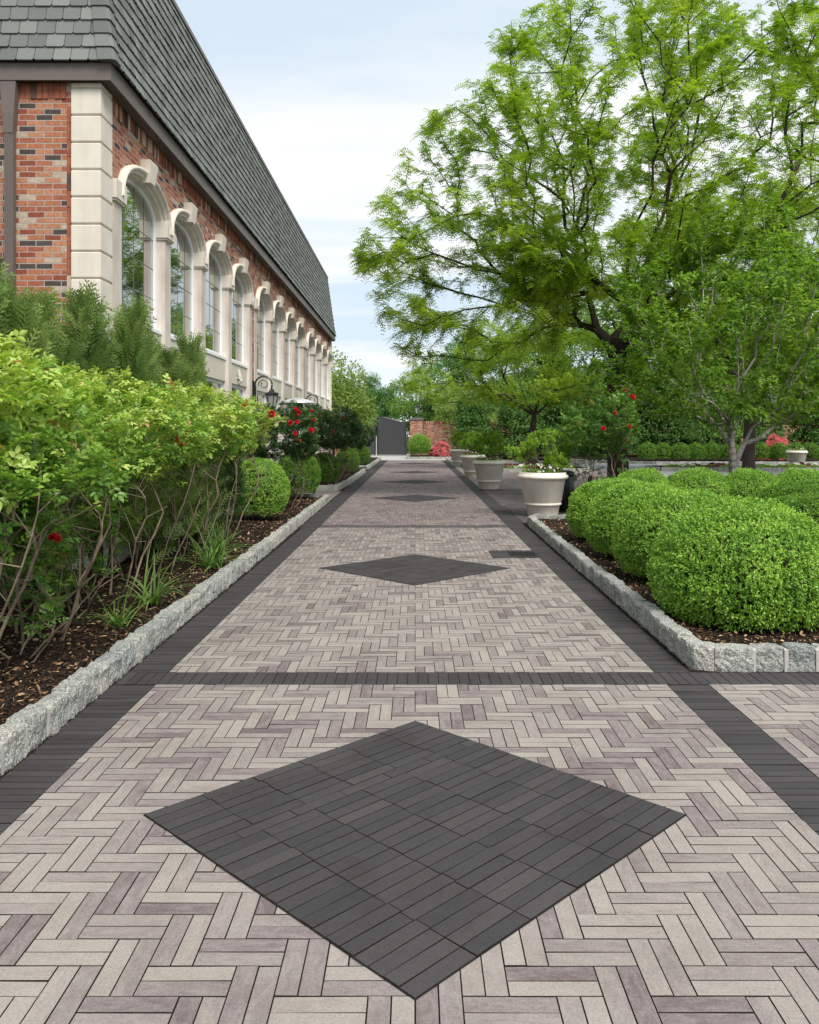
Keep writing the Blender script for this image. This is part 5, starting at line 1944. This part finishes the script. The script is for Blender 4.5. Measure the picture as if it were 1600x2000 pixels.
mb.box(-.22, 0.05, -PW / 2 - .03, PW / 2 + .03, 0, 0.35)
PIER = mb.mesh('pier')
mb = MB()
mb.box(-.21, 0.075, -PW / 2 - .045, PW / 2 + .045, ZS - .08, ZS + .17)
mb.box(-.21, 0.055, -PW / 2 - .025, PW / 2 + .025, ZS - .11, ZS - .08)
CAP = mb.mesh('capital')
# lower window
def ring(mb, y0, y1, z0, z1, w_, x0, x1):
    mb.box(x0, x1, y0, y1, z0, z0 + w_)
    mb.box(x0, x1, y0, y1, z1 - w_, z1)
    mb.box(x0, x1, y0, y0 + w_, z0 + w_, z1 - w_)
    mb.box(x0, x1, y1 - w_, y1, z0 + w_, z1 - w_)
mb = MB()
ring(mb, -HW, HW, 0.55, 2.95, .07, XG - .02, XG + .035)
LFR = mb.mesh('frame')
mb = MB()
mb.poly([(XG, -HW + .07, .62), (XG, HW - .07, .62), (XG, HW - .07, 2.88), (XG, -HW + .07, 2.88)])
LPN = mb.mesh('pane')
LWALL = MB().box(XG - .02, -0.05, -HW, HW, 0, 0.55).mesh('dado')
# doors
mb = MB()
ring(mb, -HW, HW, 0.02, 2.95, .08, XG - .02, XG + .045)
ring(mb, -HW + .08, -.01, 0.10, 2.5, .13, XG - .01, XG + .03)
ring(mb, .01, HW - .08, 0.10, 2.5, .13, XG - .01, XG + .03)
mb.box(XG - .01, XG + .03, -HW + .08, HW - .08, 2.5, 2.60)
for s_ in (-1, 1):
    for zz in (.9, 1.45, 1.95):
        mb.box(XG + .004, XG + .02, *(sorted((s_ * .14, s_ * (HW - .21)))), zz - .012, zz + .012)
    mb.box(XG + .004, XG + .02, s_ * .48 - .012, s_ * .48 + .012, .23, 2.37)
DOOR = mb.mesh('door')
mb = MB()
mb.poly([(XG, -HW + .08, .1), (XG, HW - .08, .1), (XG, HW - .08, 2.87), (XG, -HW + .08, 2.87)])
DPN = mb.mesh('pane')
mb = MB()
mb.tube([(XG + .03, -.09, 1.05), (XG + .08, -.09, 1.07), (XG + .08, -.09, 1.22), (XG + .03, -.09, 1.24)], 0.011, 8)
HND = mb.mesh('handle')
# shell ornament above the door
mb = MB()
for k in range(9):
    a = math.pi * (k / 8) * 0.9 + math.pi * .05
    mb.tube([(-.045, 0, 3.02), (0.0, .06 * math.cos(a), 3.02 + .10 * math.sin(a) + .04), (-.035, .14 * math.cos(a), 3.02 + .24 * math.sin(a) + .05)], [0.015, 0.026, 0.012], 6)
mb.tube([(-.05, 0, 3.0), (0.02, 0, 3.05), (0.0, 0, 3.12)], [0.05, 0.045, 0.02], 8)
SHELL = mb.mesh('shell_ornament')
for gi, g0 in enumerate(G0):
    for k in range(5):
        loc = (0, g0 + PW / 2 + k * MOD, 0)
        p = bpart('pier', PIER, M['stone_surround'], B, loc)
        bpart('capital', CAP, M['limestone'], p)
    for k in range(4):
        loc = (0, g0 + PW + HW + k * MOD, 0)
        w_ = bpart('arched_window', FRAME, M['white_frame'], B, loc)
        bpart('pane', PANE, M['glass'], w_)
        bpart('muntins', MUNT, M['muntin'], w_)
        bpart('sill', SILL, M['white_frame'], w_)
        a_ = bpart('arch_moulding', ARCH, M['limestone'], B, loc)
        bpart('keystone', KEY, M['limestone'], a_)
        bpart('spandrel_panel', PANEL, M['stucco'], B, loc)
        if k == 3:
            d_ = bpart('door', DOOR, M['white_frame'], B, loc)
            bpart('pane', DPN, M['glass'], d_)
            bpart('handle', HND, M['iron'], d_)
            bpart('shell_ornament', SHELL, M['limestone'], B, loc)
        else:
            d_ = bpart('lower_window', LFR, M['white_frame'], B, loc)
            bpart('pane', LPN, M['glass'], d_)
            bpart('dado', LWALL, M['stucco'], B, loc)

# ---- wall lamps on the brick strips
def wall_lamp(label, y_):
    t = thing('wall_lamp', label, 'lamp', (-4.0, y_, 2.42), 'black iron wall lamps')
    mb = MB()
    mb.box(0.0, 0.03, -0.07, 0.07, 0.0, 0.72)
    mb.box(0.03, 0.045, -0.05, 0.05, 0.04, 0.68)
    obj('back_plate', mb, M['iron'], t)
    mb = MB()
    pts = []
    for i in range(22):
        a = R(200) - R(215) * i / 21
        pts.append((0.27 + 0.21 * math.cos(a), 0, 0.62 + 0.20 * math.sin(a)))
    mb.tube([(0.03, 0, 0.12), (0.08, 0, 0.22), (0.07, 0, 0.40)] + pts, 0.02, 8)
    sp = [(0.27 + (0.13 - .004 * i) * math.cos(R(200) - R(23) * i), 0, 0.62 + (0.13 - .004 * i) * math.sin(R(200) - R(23) * i)) for i in range(20)]
    mb.tube(sp, 0.012, 6)
    obj('bracket', mb, M['iron'], t)
    mb = MB()
    c_ = (0.47, 0, 0)
    mb.lathe([(0.0, .60), (0.02, .59), (0.02, .52), (0.05, .50), (0.07, .45), (0.15, .42), (0.175, .39), (0.175, .37), (0.13, .36)], 6, c_)
    for k in range(6):
        a = math.pi * 2 * k / 6
        mb.tube([(c_[0] + .15 * math.cos(a), .15 * math.sin(a), .37), (c_[0] + .085 * math.cos(a), .085 * math.sin(a), .04)], 0.009, 4)
    mb.lathe([(0.0, -.06), (0.02, -.04), (0.03, 0.0), (0.09, 0.03), (0.095, 0.05), (0.0, .05)], 6, c_)
    obj('lantern_frame', mb, M['iron'], t)
    mb = MB()
    mb.lathe([(0.075, .05), (0.135, .36)], 6, c_)
    obj('lantern_glass', mb, M['lamp_glass'], t)
wall_lamp('nearer black scroll wall lamp on the brick strip above the red roses', 10.5 + (strips[1][0] + strips[1][1]) / 2)
wall_lamp('farther black scroll wall lamp beside the second patio heater hood', 10.5 + (strips[2][0] + strips[2][1]) / 2)

# ---- patio heaters
def heater(label, x, y, s=1.0):
    t = thing('patio_heater', label, 'patio heater', (x, y, 0), 'patio heaters by the building', 0, (s, s, s))
    mb = MB()
    mb.lathe([(0.0, 0), (0.24, 0), (0.24, .06), (0.22, .08), (0.20, .78), (0.0, .80)], 24)
    obj('base', mb.mesh('base', True), M['iron'], t)
    mb = MB()
    mb.tube([(0, 0, .78), (0, 0, 2.15)], 0.035, 12)
    obj('pole', mb, M['iron'], t)
    mb = MB()
    mb.lathe([(0.05, 2.10), (0.15, 2.16), (0.15, 2.42), (0.11, 2.48), (0.0, 2.48)], 20)
    obj('burner', mb.mesh('burner', True), M['iron'], t)
    mb = MB()
    mb.lathe([(0.0, 2.53), (0.20, 2.52), (0.42, 2.48), (0.47, 2.46), (0.48, 2.47), (0.42, 2.51), (0.26, 2.57), (0.12, 2.60), (0.05, 2.62), (0.0, 2.62)], 32)
    obj('reflector', mb.mesh('reflector', True), M['steel'], t)
heater('nearer patio heater hood showing over the red roses below the first wall lamp', -3.32, 23.4, 1.09)
heater('farther patio heater with dark underside over the dark roses', -3.40, 38.9, 1.08)

# ------------------------------------------------------------------ gate, pillar, walls
t = thing('driveway_gate', 'closed charcoal solid gate leaf with curved top beside the brick pillar', 'gate', (0, 70, 0), 'charcoal gate leaves')
def leaf_top(x, x0, x1):
    s = (x - x0) / (x1 - x0)
    return 3.20 - 0.40 * (0.5 - 0.5 * math.cos(math.pi * min(1, max(0, (s - 0.15) / .85))))
def gate_leaf(x0, x1, flip=False):
    mb = MB()
    n = 18
    fr, bk = [], []
    for i in range(n + 1):
        x = x0 + (x1 - x0) * i / n
        z = leaf_top(x, x0, x1) if not flip else leaf_top(x0 + x1 - x, x0, x1)
        fr.append((x, z))
    for i in range(n):
        (xa, za), (xb, zb) = fr[i], fr[i + 1]
        mb.poly([(xa, -.03, .08), (xb, -.03, .08), (xb, -.03, zb), (xa, -.03, za)])
        mb.poly([(xb, .03, .08), (xa, .03, .08), (xa, .03, za), (xb, .03, zb)])
        mb.poly([(xa, -.03, za), (xb, -.03, zb), (xb, .03, zb), (xa, .03, za)])
    top = MB()
    top.tube([(x, 0, z + .02) for x, z in fr], 0.05, 6)
    top.tube([(x0 + .04, 0, .05), (x0 + .04, 0, fr[0][1])], .05, 6)
    top.tube([(x1 - .04, 0, .05), (x1 - .04, 0, fr[-1][1])], .05, 6)
    return mb, top
a_, b_ = gate_leaf(-3.20, -0.72)
obj('panel', a_, M['gate'], t)
obj('frame', b_, M['iron'], t)
mb = MB()
mb.box(-0.66, -0.58, -.06, .06, 0, 2.95)
obj('post', mb, M['iron'], t)
t = thing('driveway_gate', 'second charcoal gate leaf half hidden by the pale tree and far roses', 'gate', (0, 70, 0), 'charcoal gate leaves')
a_, b_ = gate_leaf(-5.86, -3.34, True)
obj('panel', a_, M['gate'], t)
obj('frame', b_, M['iron'], t)
t = thing('gate_stop_post', 'thin pale steel post between the two gate leaves', 'post', (-3.27, 69.9, 0))
obj('shaft', MB().box(-.03, .03, -.03, .03, 0, 1.62), M['steel'], t)
obj('cap', MB().box(-.04, .04, -.04, .04, 1.62, 1.66), M['steel'], t)

t = thing('brick_pillar', 'square brick gate pillar with grey stone cap right of the gate', 'pillar', (0.11, 70, 0))
obj('shaft', MB().box(-.53, .53, -.5, .5, 0, 3.03), M['brick'], t)
obj('stone_cap', MB().box(-.62, .62, -.6, .6, 3.03, 3.13).box(-.5, .5, -.5, .5, 3.13, 3.20), simple('grey_cap', (0.16, 0.15, 0.15), .8, .2, var=.2), t)
t = thing('pillar_lantern', 'dark glass lantern standing on the brick gate pillar', 'lantern', (0.11, 70, 3.20))
mb = MB()
mb.lathe([(0.0, 0), (.15, 0), (.14, .06), (.04, .10), (.04, .26), (.12, .34), (.13, .37), (0, .37)], 12)
mb.lathe([(.20, .92), (.22, .90), (.10, 1.02), (.03, 1.08), (.02, 1.20), (0, 1.22)], 12)
for k in range(6):
    a = 2 * math.pi * k / 6
    mb.tube([(.12 * math.cos(a), .12 * math.sin(a), .36), (.20 * math.cos(a), .20 * math.sin(a), .92)], .012, 4)
obj('frame', mb, M['iron'], t)
obj('glass', MB().lathe([(.11, .37), (.18, .90)], 6), M['lamp_glass'], t)

def brick_wall(label, x0, x1, y, top, parent_name='brick_wall'):
    t = thing(parent_name, label, 'wall', (0, y, 0), 'brick garden walls')
    mb = MB()
    mb.box(x0, x1, -.15, .15, 0, top - .22)
    obj('wall', mb, M['brick'], t)
    rr = random.Random(5)
    for nm, k_ in (('brick_plain', 0), ('brick_cream', 1)):
        mb = MB()
        x = x0
        rr = random.Random(5)
        while x < x1:
            k = rr.choices([0, 1], [6, 1.5])[0]
            if k == k_:
                mb.box(x, x + .068, -.175, .175, top - .22, top)
            x += .076
        obj('coping_bricks', mb, M[nm], t)
brick_wall('low brick wall with a soldier brick top right of the gate pillar', 0.70, 8.0, 70.3, 2.92)
brick_wall('shaded stretch of brick wall behind the far shrubs and pink azalea', 8.1, 40, 71.0, 2.95)
brick_wall('brick wall end left of the gate behind the pale trees', -14, -6.0, 70.5, 2.92)

# ------------------------------------------------------------------ world & sun
SUN_EL, SUN_AZ = R(50), R(150)     # azimuth clockwise from +Y (north); behind the camera, slightly left
w = bpy.data.worlds.new('World')
sc.world = w
w.use_nodes = True
nt = w.node_tree
bg = nt.nodes['Background']
sky = N(nt, 'ShaderNodeTexSky', sky_type='NISHITA')
sky.sun_disc = False
sky.sun_elevation = SUN_EL
sky.sun_rotation = SUN_AZ
sky.air_density = 1.0
sky.dust_density = 1.5
tc = N(nt, 'ShaderNodeTexCoord')
sep = N(nt, 'ShaderNodeSeparateXYZ')
nt.links.new(tc.outputs['Generated'], sep.inputs[0])
ad = N(nt, 'ShaderNodeMath', operation='ADD')
nt.links.new(sep.outputs['Z'], ad.inputs[0])
ad.inputs[1].default_value = 0.22
mxm = N(nt, 'ShaderNodeMath', operation='MAXIMUM')
nt.links.new(ad.outputs[0], mxm.inputs[0])
mxm.inputs[1].default_value = 0.05
cmb = N(nt, 'ShaderNodeCombineXYZ')
for i, ax in enumerate('XY'):
    dv = N(nt, 'ShaderNodeMath', operation='DIVIDE')
    nt.links.new(sep.outputs[ax], dv.inputs[0])
    nt.links.new(mxm.outputs[0], dv.inputs[1])
    nt.links.new(dv.outputs[0], cmb.inputs[i])
mp = N(nt, 'ShaderNodeMapping')
mp.inputs['Rotation'].default_value = (0, 0, R(25))
mp.inputs['Scale'].default_value = (0.55, 1.5, 1)
mp.inputs['Location'].default_value = (3.1, 1.7, 0)
nt.links.new(cmb.outputs[0], mp.inputs[0])
cn = N(nt, 'ShaderNodeTexNoise', i_Scale=1.15, i_Detail=7.0, i_Roughness=0.52, i_Distortion=0.35)
nt.links.new(mp.outputs[0], cn.inputs['Vector'])
cr = ramp(nt, [(0.40, (0, 0, 0)), (0.56, (1, 1, 1))])
nt.links.new(cn.outputs[0], cr.inputs[0])
cf = N(nt, 'ShaderNodeMapRange')
cf.inputs['To Min'].default_value = 0.86
cf.inputs['To Max'].default_value = 1.0
nt.links.new(cr.outputs[0], cf.inputs[0])
cloud = mixc(nt, cr.outputs[0], (4.7, 5.45, 6.15), (6.2, 6.35, 6.45))
c = mixc(nt, cf.outputs[0], sky.outputs[0], cloud)
nt.links.new(c, bg.inputs['Color'])
bg.inputs['Strength'].default_value = 0.1

sl_ = bpy.data.lights.new('sun', 'SUN')
sl_.energy = 2.6
sl_.angle = R(26)
sl_.color = (1.0, 0.96, 0.89)
so = bpy.data.objects.new('sun', sl_)
COL.objects.link(so)
# direction towards the sun: azimuth measured from +Y towards +X
sd = Vector((math.sin(SUN_AZ) * math.cos(SUN_EL), math.cos(SUN_AZ) * math.cos(SUN_EL), math.sin(SUN_EL)))
so.rotation_euler = sd.to_track_quat('Z', 'Y').to_euler()
so.location = (0, -5, 20)

sc.view_settings.view_transform = 'Standard'
sc.view_settings.look = 'None'
sc.view_settings.gamma = 1
sc.view_settings.exposure = 0.72
sc.cycles.max_bounces = 8
sc.cycles.diffuse_bounces = 5
sc.cycles.glossy_bounces = 3
sc.cycles.transmission_bounces = 3
